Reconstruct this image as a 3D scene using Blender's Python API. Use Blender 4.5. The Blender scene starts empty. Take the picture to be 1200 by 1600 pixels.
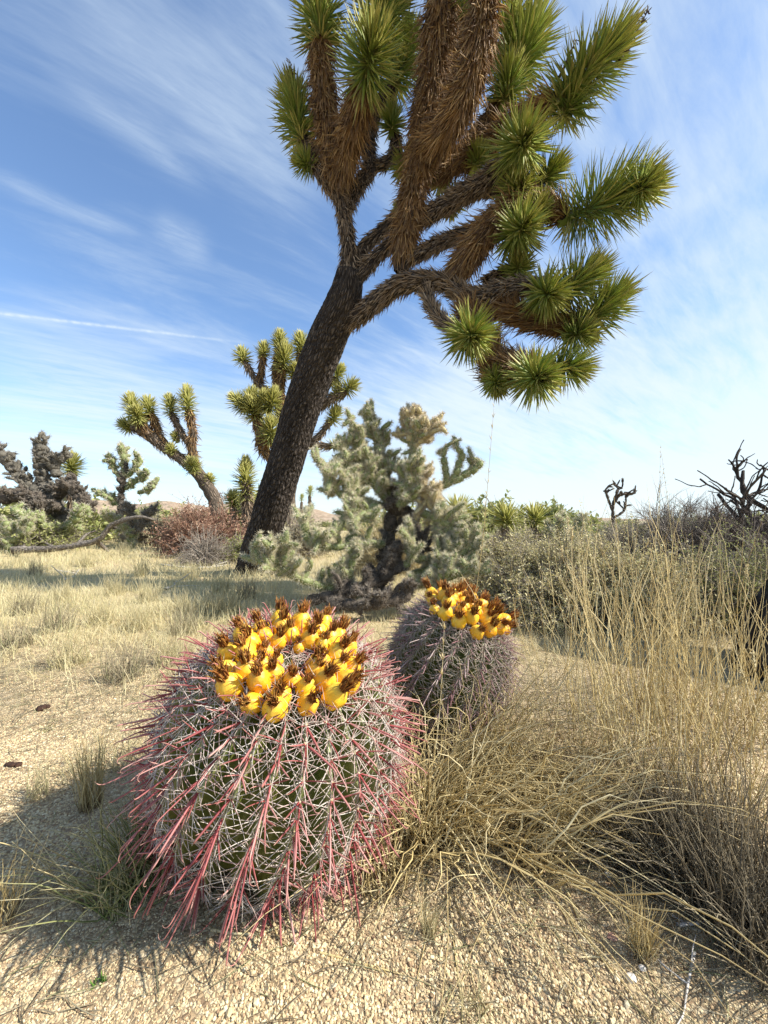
import bpy, math
import numpy as np
from mathutils import Vector, Matrix, Quaternion

# ------------------------------------------------------------------ camera
scene = bpy.context.scene
H = 0.60
PITCH = math.radians(1.4)
FPX = 600.0
cam_d = bpy.data.cameras.new("camera")
cam = bpy.data.objects.new("camera", cam_d)
scene.collection.objects.link(cam)
cam_d.sensor_fit = 'VERTICAL'
cam_d.sensor_height = 36.0
cam_d.lens = 36.0 * FPX / 1600.0
cam_d.clip_start = 0.02
cam_d.clip_end = 9000
cam.location = (0, 0, H)
cam.rotation_euler = (math.radians(90) + PITCH, 0, 0)
scene.camera = cam
scene.view_settings.view_transform = 'Standard'
scene.view_settings.look = 'None'
scene.view_settings.gamma = 1.0
scene.view_settings.exposure = 0.96

SUN_AZ = math.radians(98)      # clockwise from straight ahead
SUN_EL = math.radians(41)
TO_SUN = Vector((math.cos(SUN_EL) * math.sin(SUN_AZ), math.cos(SUN_EL) * math.cos(SUN_AZ), math.sin(SUN_EL)))
sd = bpy.data.lights.new("sun", 'SUN')
sd.energy = 4.8
sd.angle = math.radians(0.7)
sd.color = (1.0, 0.945, 0.86)
sun = bpy.data.objects.new("sun", sd)
scene.collection.objects.link(sun)
sun.rotation_euler = TO_SUN.to_track_quat('Z', 'Y').to_euler()

cp, sp_ = math.cos(PITCH), math.sin(PITCH)


def ray(px, py):
    dx, dy = (px - 600) / FPX, (800 - py) / FPX
    return np.array([dx, cp - dy * sp_, sp_ + dy * cp])


def W(px, py, Y):
    d = ray(px, py)
    return np.array([0, 0, H]) + d * (Y / d[1])


# ------------------------------------------------------------------ node helpers
class NT:
    def __init__(s, tree):
        s.t = tree
        s.n = tree.nodes
        s.l = tree.links

    def node(s, typ, **kw):
        nd = s.n.new(typ)
        for k, v in kw.items():
            setattr(nd, k, v)
        return nd

    def put(s, sock, v):
        if v is None:
            return
        if isinstance(v, bpy.types.NodeSocket):
            s.l.new(v, sock)
        else:
            sock.default_value = v

    def math(s, op, a, b=None, c=None, clamp=False):
        nd = s.node('ShaderNodeMath', operation=op, use_clamp=clamp)
        s.put(nd.inputs[0], a)
        s.put(nd.inputs[1], b)
        s.put(nd.inputs[2], c)
        return nd.outputs[0]

    def vmath(s, op, a, b=None):
        nd = s.node('ShaderNodeVectorMath', operation=op)
        s.put(nd.inputs[0], a)
        s.put(nd.inputs[1], b)
        return nd.outputs['Value'] if op in ('DOT_PRODUCT', 'LENGTH') else nd.outputs[0]

    def noise(s, vec, scale, detail=3, rough=0.5, dist=0.0):
        nd = s.node('ShaderNodeTexNoise')
        s.put(nd.inputs['Vector'], vec)
        nd.inputs['Scale'].default_value = scale
        nd.inputs['Detail'].default_value = detail
        nd.inputs['Roughness'].default_value = rough
        nd.inputs['Distortion'].default_value = dist
        return nd.outputs['Fac']

    def voronoi(s, vec, scale, feature='F1', rnd=1.0):
        nd = s.node('ShaderNodeTexVoronoi', feature=feature)
        s.put(nd.inputs['Vector'], vec)
        nd.inputs['Scale'].default_value = scale
        nd.inputs['Randomness'].default_value = rnd
        return nd

    def ramp(s, fac, stops, interp='LINEAR'):
        nd = s.node('ShaderNodeValToRGB')
        cr = nd.color_ramp
        cr.interpolation = interp
        while len(cr.elements) < len(stops):
            cr.elements.new(0.5)
        for e, (p, c) in zip(cr.elements, stops):
            e.position = p
            e.color = (c[0], c[1], c[2], 1)
        s.put(nd.inputs[0], fac)
        return nd.outputs[0]

    def maprange(s, v, a, b, c=0.0, d=1.0, smooth=True):
        nd = s.node('ShaderNodeMapRange', interpolation_type='SMOOTHSTEP' if smooth else 'LINEAR')
        s.put(nd.inputs[0], v)
        for i, x in zip((1, 2, 3, 4), (a, b, c, d)):
            nd.inputs[i].default_value = x
        return nd.outputs[0]

    def mix(s, fac, a, b, blend='MIX'):
        nd = s.node('ShaderNodeMix', data_type='RGBA', blend_type=blend)
        s.put(nd.inputs[0], fac)
        for sock, v in ((nd.inputs[6], a), (nd.inputs[7], b)):
            if not isinstance(v, bpy.types.NodeSocket) and len(v) == 3:
                v = (v[0], v[1], v[2], 1)
            s.put(sock, v)
        return nd.outputs[2]

    def mapping(s, vec, scale=(1, 1, 1), rot=(0, 0, 0), loc=(0, 0, 0)):
        nd = s.node('ShaderNodeMapping')
        s.put(nd.inputs[0], vec)
        nd.inputs['Location'].default_value = loc
        nd.inputs['Rotation'].default_value = rot
        nd.inputs['Scale'].default_value = scale
        return nd.outputs[0]


# ------------------------------------------------------------------ sky
world = bpy.data.worlds.new("World")
scene.world = world
world.use_nodes = True
w = NT(world.node_tree)
w.n.clear()
SKY_STR = 0.132
out = w.node('ShaderNodeOutputWorld')
bg = w.node('ShaderNodeBackground')
bg.inputs['Strength'].default_value = SKY_STR
w.l.new(bg.outputs[0], out.inputs[0])
sky = w.node('ShaderNodeTexSky', sky_type='NISHITA')
sky.sun_disc = False
sky.sun_elevation = SUN_EL
sky.sun_rotation = SUN_AZ
sky.altitude = 1200
sky.air_density = 1.0
sky.dust_density = 1.2
sky.ozone_density = 1.6
tc = w.node('ShaderNodeTexCoord')
dirv = w.vmath('NORMALIZE', tc.outputs['Generated'])
sep = w.node('ShaderNodeSeparateXYZ')
w.l.new(dirv, sep.inputs[0])
zc = w.math('MAXIMUM', sep.outputs[2], 0.0)
inv = w.math('DIVIDE', 1.0, w.math('ADD', zc, 0.16))
com = w.node('ShaderNodeCombineXYZ')
w.l.new(w.math('MULTIPLY', sep.outputs[0], inv), com.inputs[0])
w.l.new(w.math('MULTIPLY', sep.outputs[1], inv), com.inputs[1])
plane = com.outputs[0]
rotp = w.mapping(plane, rot=(0, 0, math.radians(-38)), scale=(1, 1, 1))
n1 = w.noise(w.mapping(rotp, scale=(0.55, 1.9, 1), loc=(3.1, 0.4, 0)), 1.15, 8, 0.62, 0.6)
n2 = w.noise(w.mapping(rotp, scale=(1.4, 7.0, 1), loc=(1.1, 2.4, 0)), 1.9, 7, 0.65, 0.35)
n3 = w.noise(w.mapping(plane, loc=(7.0, 2.0, 0)), 0.5, 3, 0.5, 0.3)
veil = w.math('ADD', w.math('MULTIPLY', n1, 0.62), w.math('ADD', w.math('MULTIPLY', n2, 0.15), w.math('MULTIPLY', n3, 0.22)))
# more cirrus towards the right and towards the horizon
side = w.maprange(sep.outputs[0], -0.75, 0.75, 0.0, 1.0)
lowr = w.maprange(sep.outputs[2], 0.55, 0.02, 0.0, 1.0)
veil = w.math('ADD', veil, w.math('MULTIPLY', side, 0.145))
veil = w.math('ADD', veil, w.math('MULTIPLY', w.math('MULTIPLY', w.math('SUBTRACT', n2, 0.5), side), 0.26))
veil = w.math('ADD', veil, w.math('MULTIPLY', lowr, 0.20))
cl = w.maprange(veil, 0.47, 0.82, 0.05, 0.90)
warp = w.math('SUBTRACT', w.noise(dirv, 5.0, 4, 0.55), 0.5)
fine = w.noise(w.mapping(rotp, scale=(2.0, 9.0, 1)), 2.6, 6, 0.7, 0.4)


def unit(px, py):
    d = ray(px, py)
    return d / np.linalg.norm(d)


def streak(p0, p1, wid, strength, warp_amp=0.05, tex=True, skew=1.0):
    a, b = unit(*p0), unit(*p1)
    n = np.cross(a, b)
    n /= np.linalg.norm(n)
    m = a + b
    m /= np.linalg.norm(m)
    t = b - a
    half = np.linalg.norm(t) / 2
    t /= np.linalg.norm(t)
    da = w.vmath('DOT_PRODUCT', dirv, tuple(n))
    if warp_amp:
        da = w.math('ADD', da, w.math('MULTIPLY', warp, warp_amp))
    q = w.math('DIVIDE', da, wid)
    g = w.math('EXPONENT', w.math('MULTIPLY', w.math('MULTIPLY', q, q), -1.0))
    bb = w.math('ABSOLUTE', w.vmath('DOT_PRODUCT', dirv, tuple(t)))
    win = w.maprange(bb, half * 0.35, half * 1.15, 1.0, 0.0)
    fr = w.maprange(w.vmath('DOT_PRODUCT', dirv, tuple(m)), 0.2, 0.5)
    v = w.math('MULTIPLY', w.math('MULTIPLY', g, win), w.math('MULTIPLY', fr, strength))
    if tex:
        v = w.math('MULTIPLY', v, w.maprange(fine, 0.3, 0.65, 0.35, 1.15))
    return v


tot = cl
for a in [((60, -20), (430, 250), 0.028, 0.20), ((70, 110), (330, 300), 0.018, 0.24), ((-60, 265), (240, 370), 0.014, 0.26),
          ((230, 350), (330, 410), 0.030, 0.28, 0.09), ((300, -40), (520, 330), 0.10, 0.24), ((1230, 360), (930, 470), 0.03, 0.42), ((1260, 220), (900, 420), 0.02, 0.34), ((1260, 440), (1000, 560), 0.02, 0.40),
          ((1230, 520), (980, 620), 0.035, 0.36), ((-60, 590), (330, 660), 0.10, 0.42), ((1260, 130), (980, 330), 0.06, 0.30),
          ((600, 560), (900, 720), 0.06, 0.30)]:
    v = streak(*a)
    tot = w.math('ADD', tot, w.math('MULTIPLY', v, w.math('SUBTRACT', 1.0, tot)))
# contrail
ct = streak((-500, 430), (395, 537), 0.0027, 0.75, 0.001, tex=False)
puff = w.noise(dirv, 70, 2, 0.5)
ct = w.math('MULTIPLY', ct, w.maprange(puff, 0.3, 0.7, 0.45, 1.1))
tot = w.math('ADD', tot, w.math('MULTIPLY', ct, w.math('SUBTRACT', 1.0, tot)))
tot = w.math('MINIMUM', tot, 0.95)
ccol = w.mix(w.maprange(sep.outputs[2], 0.0, 0.8), (3.65, 4.1, 4.3), (2.7, 3.25, 3.9))
skyc = w.mix(1.0, sky.outputs[0], (0.80, 0.95, 1.05), 'MULTIPLY')
wc = w.mix(tot, skyc, ccol)
w.l.new(wc, bg.inputs['Color'])

# ------------------------------------------------------------------ mesh builder
COL = scene.collection


def nrm(v):
    return v / np.maximum(np.linalg.norm(v, axis=-1, keepdims=True), 1e-9)


class MB:
    """collects geometry of one mesh object"""

    def __init__(s):
        s.V, s.Q, s.T, s.QM, s.TM, s.R, s.TT, s.LC = [], [], [], [], [], [], [], []
        s.n = 0

    def add(s, V, Q=None, T=None, m=0, rnd=0.5, t=0.0, lc=None):
        k = len(V)
        s.V.append(V)
        if Q is not None and len(Q):
            s.Q.append(Q + s.n)
            s.QM.append(np.full(len(Q), m, np.int32))
        if T is not None and len(T):
            s.T.append(T + s.n)
            s.TM.append(np.full(len(T), m, np.int32))
        s.R.append(np.broadcast_to(np.asarray(rnd, float), (k,)))
        s.TT.append(np.broadcast_to(np.asarray(t, float), (k,)))
        s.LC.append(V if lc is None else lc)
        s.n += k

    def strands(s, P, R, sides=3, asp=1.0, m=0, rnd=None, ref=None, cap=False):
        """P (N,S,3) polylines with radii R (N,S); asp flattens the section"""
        N, S, _ = P.shape
        if N == 0:
            return
        T = np.gradient(P, axis=1)
        T = nrm(T)
        if ref is None:
            ref = np.random.default_rng(N).normal(size=(N, 3))
        n = nrm(ref[:, None, :] - (ref[:, None, :] * T).sum(-1, keepdims=True) * T)
        b = np.cross(T, n)
        R = np.broadcast_to(R, (N, S))
        if sides == 2:
            V = np.stack([P - n * R[..., None], P + n * R[..., None]], axis=2)
        else:
            th = np.arange(sides) * 2 * math.pi / sides
            V = P[:, :, None, :] + R[:, :, None, None] * (n[:, :, None, :] * np.cos(th)[None, None, :, None] + asp * b[:, :, None, :] * np.sin(th)[None, None, :, None])
        idx = np.arange(N * S * sides).reshape(N, S, sides)
        if sides == 2:
            Q = np.stack([idx[:, :-1, 0], idx[:, :-1, 1], idx[:, 1:, 1], idx[:, 1:, 0]], -1).reshape(-1, 4)
        else:
            nx = np.roll(idx, -1, axis=2)
            Q = np.stack([idx[:, :-1], nx[:, :-1], nx[:, 1:], idx[:, 1:]], -1).reshape(-1, 4)
        if rnd is None:
            rnd = np.random.default_rng(N + 7).random(N)
        rr = np.broadcast_to(np.asarray(rnd, float).reshape(-1, 1, 1), (N, S, sides)).ravel()
        tt = np.broadcast_to(np.linspace(0, 1, S)[None, :, None], (N, S, sides)).ravel()
        s.add(V.reshape(-1, 3), Q, None, m, rr, tt)

    def build(s, name, mats, parent=None, smooth=True, loc=None):
        me = bpy.data.meshes.new(name)
        V = np.concatenate(s.V).astype(np.float32)
        off = np.zeros(3)
        o = bpy.data.objects.new(name, me)
        if parent is not None:
            o.parent = parent
            p = parent
            while p is not None:
                off = off + np.array(p.location)
                p = p.parent
        elif loc is not None:
            off = np.array(loc, float)
            o.location = loc
        V = V - off.astype(np.float32)
        Q = np.concatenate(s.Q) if s.Q else np.zeros((0, 4), int)
        T = np.concatenate(s.T) if s.T else np.zeros((0, 3), int)
        me.vertices.add(len(V))
        me.vertices.foreach_set('co', V.ravel())
        li = np.concatenate([Q.ravel(), T.ravel()]).astype(np.int32)
        me.loops.add(len(li))
        me.loops.foreach_set('vertex_index', li)
        nf = len(Q) + len(T)
        me.polygons.add(nf)
        ls = np.concatenate([np.arange(len(Q)) * 4, len(Q) * 4 + np.arange(len(T)) * 3]).astype(np.int32)
        me.polygons.foreach_set('loop_start', ls)
        mi = np.concatenate(s.QM + s.TM) if (s.QM or s.TM) else np.zeros(0)
        me.polygons.foreach_set('material_index', mi.astype(np.int32))
        me.polygons.foreach_set('use_smooth', np.full(nf, smooth))
        a = me.attributes.new('rnd', 'FLOAT', 'POINT')
        a.data.foreach_set('value', np.concatenate(s.R).astype(np.float32))
        a = me.attributes.new('tt', 'FLOAT', 'POINT')
        a.data.foreach_set('value', np.concatenate(s.TT).astype(np.float32))
        a = me.attributes.new('lc', 'FLOAT_VECTOR', 'POINT')
        a.data.foreach_set('vector', np.concatenate(s.LC).astype(np.float32).ravel())
        me.update(calc_edges=True)
        for m in (mats if isinstance(mats, (list, tuple)) else [mats]):
            me.materials.append(m)
        COL.objects.link(o)
        return o


def tag(o, label=None, cat=None, group=None, kind=None):
    if label:
        o['label'] = label
    if cat:
        o['category'] = cat
    if group:
        o['group'] = group
    if kind:
        o['kind'] = kind
    return o


def thing(name, label, cat, loc, group=None):
    o = bpy.data.objects.new(name, None)
    o.empty_display_size = 0.1
    o.location = tuple(float(v) for v in loc)
    COL.objects.link(o)
    return tag(o, label, cat, group)


def curve(pts, rad, step):
    """Catmull-Rom through pts; returns centre line, radii"""
    P = np.array(pts, float)
    r = np.array(rad, float)
    P2 = np.vstack([2 * P[0] - P[1], P, 2 * P[-1] - P[-2]])
    C, R = [], []
    for i in range(len(P) - 1):
        p0, p1, p2, p3 = P2[i:i + 4]
        k = max(2, int(np.linalg.norm(p2 - p1) / step))
        t = np.linspace(0, 1, k, endpoint=False)[:, None]
        C.append(0.5 * ((2 * p1) + (-p0 + p2) * t + (2 * p0 - 5 * p1 + 4 * p2 - p3) * t ** 2 + (-p0 + 3 * p1 - 3 * p2 + p3) * t ** 3))
        R.append(r[i] + (r[i + 1] - r[i]) * t[:, 0])
    C.append(P[-1:])
    R.append(r[-1:])
    return np.vstack(C), np.concatenate(R)


def frames(C):
    T = nrm(np.gradient(C, axis=0))
    n = np.cross(T[0], [0.3, 0.9, 0.1])
    n /= np.linalg.norm(n)
    N = [n]
    for i in range(1, len(C)):
        n = N[-1] - T[i] * np.dot(N[-1], T[i])
        N.append(n / np.linalg.norm(n))
    N = np.array(N)
    return T, N, np.cross(T, N)


def limb(mb, C, R, sides=14, rough=0.06, m=0, seed=0, cap=True, relief=0.0):
    rg = np.random.default_rng(seed)
    T, N, B = frames(C)
    th = np.arange(sides) * 2 * math.pi / sides
    L = np.concatenate([[0], np.cumsum(np.linalg.norm(np.diff(C, axis=0), axis=1))])
    k = len(C)
    rr = R[:, None] * (1 + rough * rg.normal(size=(k, sides)) + rough * 1.2 * np.sin(3 * th[None] + L[:, None] * 4 / max(R.max(), .01) * .1 + seed))
    if relief:
        # irregular elongated bark plates with furrows between them
        f = np.zeros((k, sides))
        for q, (cw, chh, am) in enumerate(((0.055, 0.16, 1.0), (0.028, 0.07, .5))):
            nx_ = max(6, int(2 * math.pi * R.mean() / cw))
            ny_ = int(L[-1] / chh) + 3
            gr = rg.random((ny_, nx_))
            sh = rg.random(ny_) * nx_
            v = L / chh
            j0 = v.astype(int)
            fv = v - j0
            fv = fv * fv * (3 - 2 * fv)
            for (jj, wt) in ((j0, 1 - fv), (j0 + 1, fv)):
                uu = (th[None] / (2 * math.pi) * nx_ + sh[jj][:, None] * 0.5 + .3 * np.sin(L * 9)[:, None]) % nx_
                i0 = uu.astype(int)
                fu = uu - i0
                val = gr[jj[:, None], i0 % nx_] * (1 - fu) + gr[jj[:, None], (i0 + 1) % nx_] * fu
                plate = np.minimum(np.minimum(fu, 1 - fu) * 5, 1)
                f += am * wt[:, None] * (0.5 * val + 0.6 * plate)
        rr = rr + relief * (f - f.mean())
    D = N[:, None, :] * np.cos(th)[None, :, None] + B[:, None, :] * np.sin(th)[None, :, None]
    V = C[:, None, :] + rr[..., None] * D
    Rm = R.mean()
    lc = np.stack([np.broadcast_to(np.cos(th) * Rm, (k, sides)), np.broadcast_to(np.sin(th) * Rm, (k, sides)), np.broadcast_to(L[:, None], (k, sides))], -1).reshape(-1, 3) + seed * 1.37
    idx = np.arange(k * sides).reshape(k, sides)
    nx = np.roll(idx, -1, axis=1)
    Q = np.stack([idx[:-1], nx[:-1], nx[1:], idx[1:]], -1).reshape(-1, 4)
    V = V.reshape(-1, 3)
    Tt = None
    if cap:
        V = np.vstack([V, C[-1] + T[-1] * R[-1] * 0.5])
        lc = np.vstack([lc, lc[-1]])
        Tt = np.stack([idx[-1], nx[-1], np.full(sides, k * sides)], -1)
    mb.add(V, Q, Tt, m, rg.random(), 0.5, lc)
    return T, N, B


def quad_strand(O, D, L, bend=None, S=4):
    s = np.linspace(0, 1, S)[None, :, None]
    P = O[:, None, :] + D[:, None, :] * (L[:, None, None] * s)
    if bend is not None:
        P = P + bend[:, None, :] * (L[:, None, None] * s ** 2)
    return P


# ------------------------------------------------------------------ materials
def new_mat(name):
    m = bpy.data.materials.new(name)
    m.use_nodes = True
    nt = NT(m.node_tree)
    nt.n.clear()
    return m, nt


def strand_mat(name, stops, tip=None, rough=0.6, transl=0.0, tipmix=0.5, base=None, spec=0.3, tippow=2.0, noise=0.0):
    """colour by per-strand random value; blends to tip / base colours along the strand"""
    m, t = new_mat(name)
    o = t.node('ShaderNodeOutputMaterial')
    b = t.node('ShaderNodeBsdfPrincipled')
    at = t.node('ShaderNodeAttribute', attribute_name='rnd')
    al = t.node('ShaderNodeAttribute', attribute_name='tt')
    n = len(stops)
    c = t.ramp(at.outputs['Fac'], [(i / max(n - 1, 1), s) for i, s in enumerate(stops)])
    if noise:
        tcn = t.node('ShaderNodeTexCoord')
        nz = t.noise(tcn.outputs['Object'], noise, 3, 0.6)
        c = t.mix(t.maprange(nz, 0.35, 0.7, 0, 0.40), c, (stops[0][0] * .5, stops[0][1] * .45, stops[0][2] * .45))
    if tip:
        f = t.math('MULTIPLY', t.math('POWER', al.outputs['Fac'], tippow), tipmix)
        c = t.mix(f, c, tip)
    if base:
        f = t.maprange(al.outputs['Fac'], 0.0, 0.3, 1.0, 0.0)
        c = t.mix(f, c, base)
    t.l.new(c, b.inputs['Base Color'])
    b.inputs['Roughness'].default_value = rough
    b.inputs['Specular IOR Level'].default_value = spec
    if transl > 0:
        tr = t.node('ShaderNodeBsdfTranslucent')
        t.l.new(c, tr.inputs['Color'])
        mx = t.node('ShaderNodeMixShader')
        mx.inputs[0].default_value = transl
        t.l.new(b.outputs[0], mx.inputs[1])
        t.l.new(tr.outputs[0], mx.inputs[2])
        t.l.new(mx.outputs[0], o.inputs[0])
    else:
        t.l.new(b.outputs[0], o.inputs[0])
    return m


def bark_mat(name, c0, c1, c2, sx=28, sz=9, bump=0.8, dist=0.02):
    m, t = new_mat(name)
    o = t.node('ShaderNodeOutputMaterial')
    b = t.node('ShaderNodeBsdfPrincipled')
    lc = t.node('ShaderNodeAttribute', attribute_name='lc').outputs['Vector']
    wn = t.node('ShaderNodeTexNoise')
    t.l.new(lc, wn.inputs['Vector'])
    wn.inputs['Scale'].default_value = 9
    wn.inputs['Detail'].default_value = 3
    v1 = t.vmath('ADD', lc, t.mapping(wn.outputs['Color'], scale=(0.035, 0.035, 0.06)))
    vv = t.mapping(v1, scale=(sx, sx, sz))
    vo = t.voronoi(vv, 1.0, 'DISTANCE_TO_EDGE')
    cell = t.voronoi(vv, 1.0)
    fine = t.noise(t.mapping(lc, scale=(60, 60, 22)), 1.5, 4, 0.7)
    edge = t.maprange(vo.outputs['Distance'], 0.02, 0.32)
    h = t.math('ADD', edge, t.math('MULTIPLY', fine, 0.6))
    c = t.mix(edge, c0, t.mix(t.maprange(fine, 0.3, 0.7), c1, c2))
    sepc = t.node('ShaderNodeSeparateColor')
    t.l.new(cell.outputs['Color'], sepc.inputs[0])
    c = t.mix(t.math('MULTIPLY', sepc.outputs[0], 0.4), c, c2)
    t.l.new(c, b.inputs['Base Color'])
    b.inputs['Roughness'].default_value = 0.9
    b.inputs['Specular IOR Level'].default_value = 0.15
    bp = t.node('ShaderNodeBump')
    bp.inputs['Strength'].default_value = bump
    bp.inputs['Distance'].default_value = dist
    t.l.new(h, bp.inputs['Height'])
    t.l.new(bp.outputs[0], b.inputs['Normal'])
    t.l.new(b.outputs[0], o.inputs[0])
    return m


def flesh_mat(name, stops, noise_scale=20, rough=0.55, bump=0.3, spec=0.3):
    m, t = new_mat(name)
    o = t.node('ShaderNodeOutputMaterial')
    b = t.node('ShaderNodeBsdfPrincipled')
    tcn = t.node('ShaderNodeTexCoord')
    nz = t.noise(tcn.outputs['Object'], noise_scale, 5, 0.6)
    n = len(stops)
    c = t.ramp(t.maprange(nz, 0.25, 0.75, 0, 1, False), [(i / max(n - 1, 1), s) for i, s in enumerate(stops)])
    t.l.new(c, b.inputs['Base Color'])
    b.inputs['Roughness'].default_value = rough
    b.inputs['Specular IOR Level'].default_value = spec
    bp = t.node('ShaderNodeBump')
    bp.inputs['Strength'].default_value = bump
    bp.inputs['Distance'].default_value = 0.004
    t.l.new(nz, bp.inputs['Height'])
    t.l.new(bp.outputs[0], b.inputs['Normal'])
    t.l.new(b.outputs[0], o.inputs[0])
    return m


M_BARK = bark_mat('joshua_bark', (0.018, 0.014, 0.012), (0.080, 0.062, 0.050), (0.155, 0.128, 0.105), 38, 12, 1.0, 0.035)
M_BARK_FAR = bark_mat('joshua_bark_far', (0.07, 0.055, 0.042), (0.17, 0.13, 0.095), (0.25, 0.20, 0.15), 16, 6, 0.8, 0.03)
M_LEAF = strand_mat('joshua_leaf', [(0.12, 0.22, 0.06), (0.23, 0.35, 0.08), (0.40, 0.50, 0.12), (0.60, 0.58, 0.22)],
                    tip=(0.42, 0.30, 0.11), rough=0.5, transl=0.45, tipmix=0.6, base=(0.34, 0.36, 0.13), spec=0.2)
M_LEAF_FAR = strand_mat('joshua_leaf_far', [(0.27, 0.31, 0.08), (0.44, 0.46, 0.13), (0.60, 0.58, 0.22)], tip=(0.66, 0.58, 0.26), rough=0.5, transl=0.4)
M_DEAD = strand_mat('dead_leaf_brown', [(0.08, 0.042, 0.022), (0.26, 0.145, 0.058), (0.46, 0.27, 0.10), (0.72, 0.50, 0.22)],
                    tip=(0.30, 0.22, 0.15), rough=0.7, transl=0.22, tipmix=0.6, noise=4.0)
M_DEADGREY = strand_mat('dead_leaf_grey', [(0.075, 0.055, 0.04), (0.18, 0.13, 0.085), (0.30, 0.22, 0.14), (0.44, 0.35, 0.25)],
                        tip=(0.30, 0.25, 0.2), rough=0.8, transl=0.1)
M_STALK = strand_mat('dark_stalk', [(0.05, 0.03, 0.025), (0.12, 0.08, 0.05)], rough=0.8)
M_STRAW = strand_mat('straw_grass', [(0.42, 0.31, 0.13), (0.62, 0.49, 0.22), (0.74, 0.62, 0.32), (0.82, 0.74, 0.48)],
                     tip=(0.62, 0.50, 0.27), rough=0.5, transl=0.25, tipmix=0.6, base=(0.30, 0.21, 0.11))
M_STRAWG = strand_mat('grey_grass', [(0.16, 0.13, 0.08), (0.28, 0.23, 0.15), (0.38, 0.33, 0.22), (0.26, 0.28, 0.12)],
                      tip=(0.45, 0.38, 0.25), rough=0.6, transl=0.2, tipmix=0.6)
M_SHADEG = strand_mat('shade_toned_dead_grass', [(0.05, 0.042, 0.03), (0.12, 0.10, 0.07), (0.22, 0.18, 0.12), (0.34, 0.29, 0.19)], tip=(0.40, 0.33, 0.2), rough=0.7, transl=0.1, tipmix=0.4)  # dead grey stems, coloured darker to stand in for the tussocks' deep shadow
M_GREENG = strand_mat('green_grass', [(0.16, 0.20, 0.06), (0.26, 0.30, 0.10), (0.40, 0.40, 0.18), (0.52, 0.46, 0.26)],
                      tip=(0.55, 0.48, 0.28), rough=0.5, transl=0.25, tipmix=0.7)
M_GCOVER = strand_mat('pale_grass', [(0.44, 0.36, 0.18), (0.58, 0.50, 0.27), (0.66, 0.59, 0.36), (0.48, 0.46, 0.22)],
                      tip=(0.70, 0.62, 0.40), rough=0.6, transl=0.3, tipmix=0.6)

# ------------------------------------------------------------------ terrain


def gh(x, y):
    x = np.asarray(x, float)
    y = np.asarray(y, float)
    r = np.hypot(x, y)
    a = 0.006 * np.sin(x * 5.1 + 1) * np.cos(y * 4.3) + 0.004 * np.sin(x * 11 + y * 7)
    f = np.clip((r - 1.2) / 3, 0, 1)
    a = a + f * (0.03 * np.sin(x * 1.3 + 0.5) * np.sin(y * 1.1 + 2) + 0.015 * np.sin(x * 3.1 - y * 2.2))
    f2 = np.clip((r - 12) / 40, 0, 1)
    a = a + f2 * (0.5 * np.sin(x * 0.05 + 2) * np.cos(y * 0.043) + 0.2 * np.sin(x * .13 + y * .1))
    # small sandy swell on the right
    a = a + 0.06 * np.exp(-(((x - 0.85) / 0.55) ** 2 + ((y - 1.22) / 0.25) ** 2))
    return a


def G(px, py):
    """ground point seen at a pixel"""
    d = ray(px, py)
    z = 0.0
    for _ in range(6):
        k = (z - H) / d[2]
        z = float(gh(d[0] * k, d[1] * k))
    return np.array([d[0] * k, d[1] * k, z])


def GY(px, Y):
    """ground point below the column of a pixel at a distance"""
    x = (px - 600) / FPX * Y
    return np.array([x, Y, float(gh(x, Y))])


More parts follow.
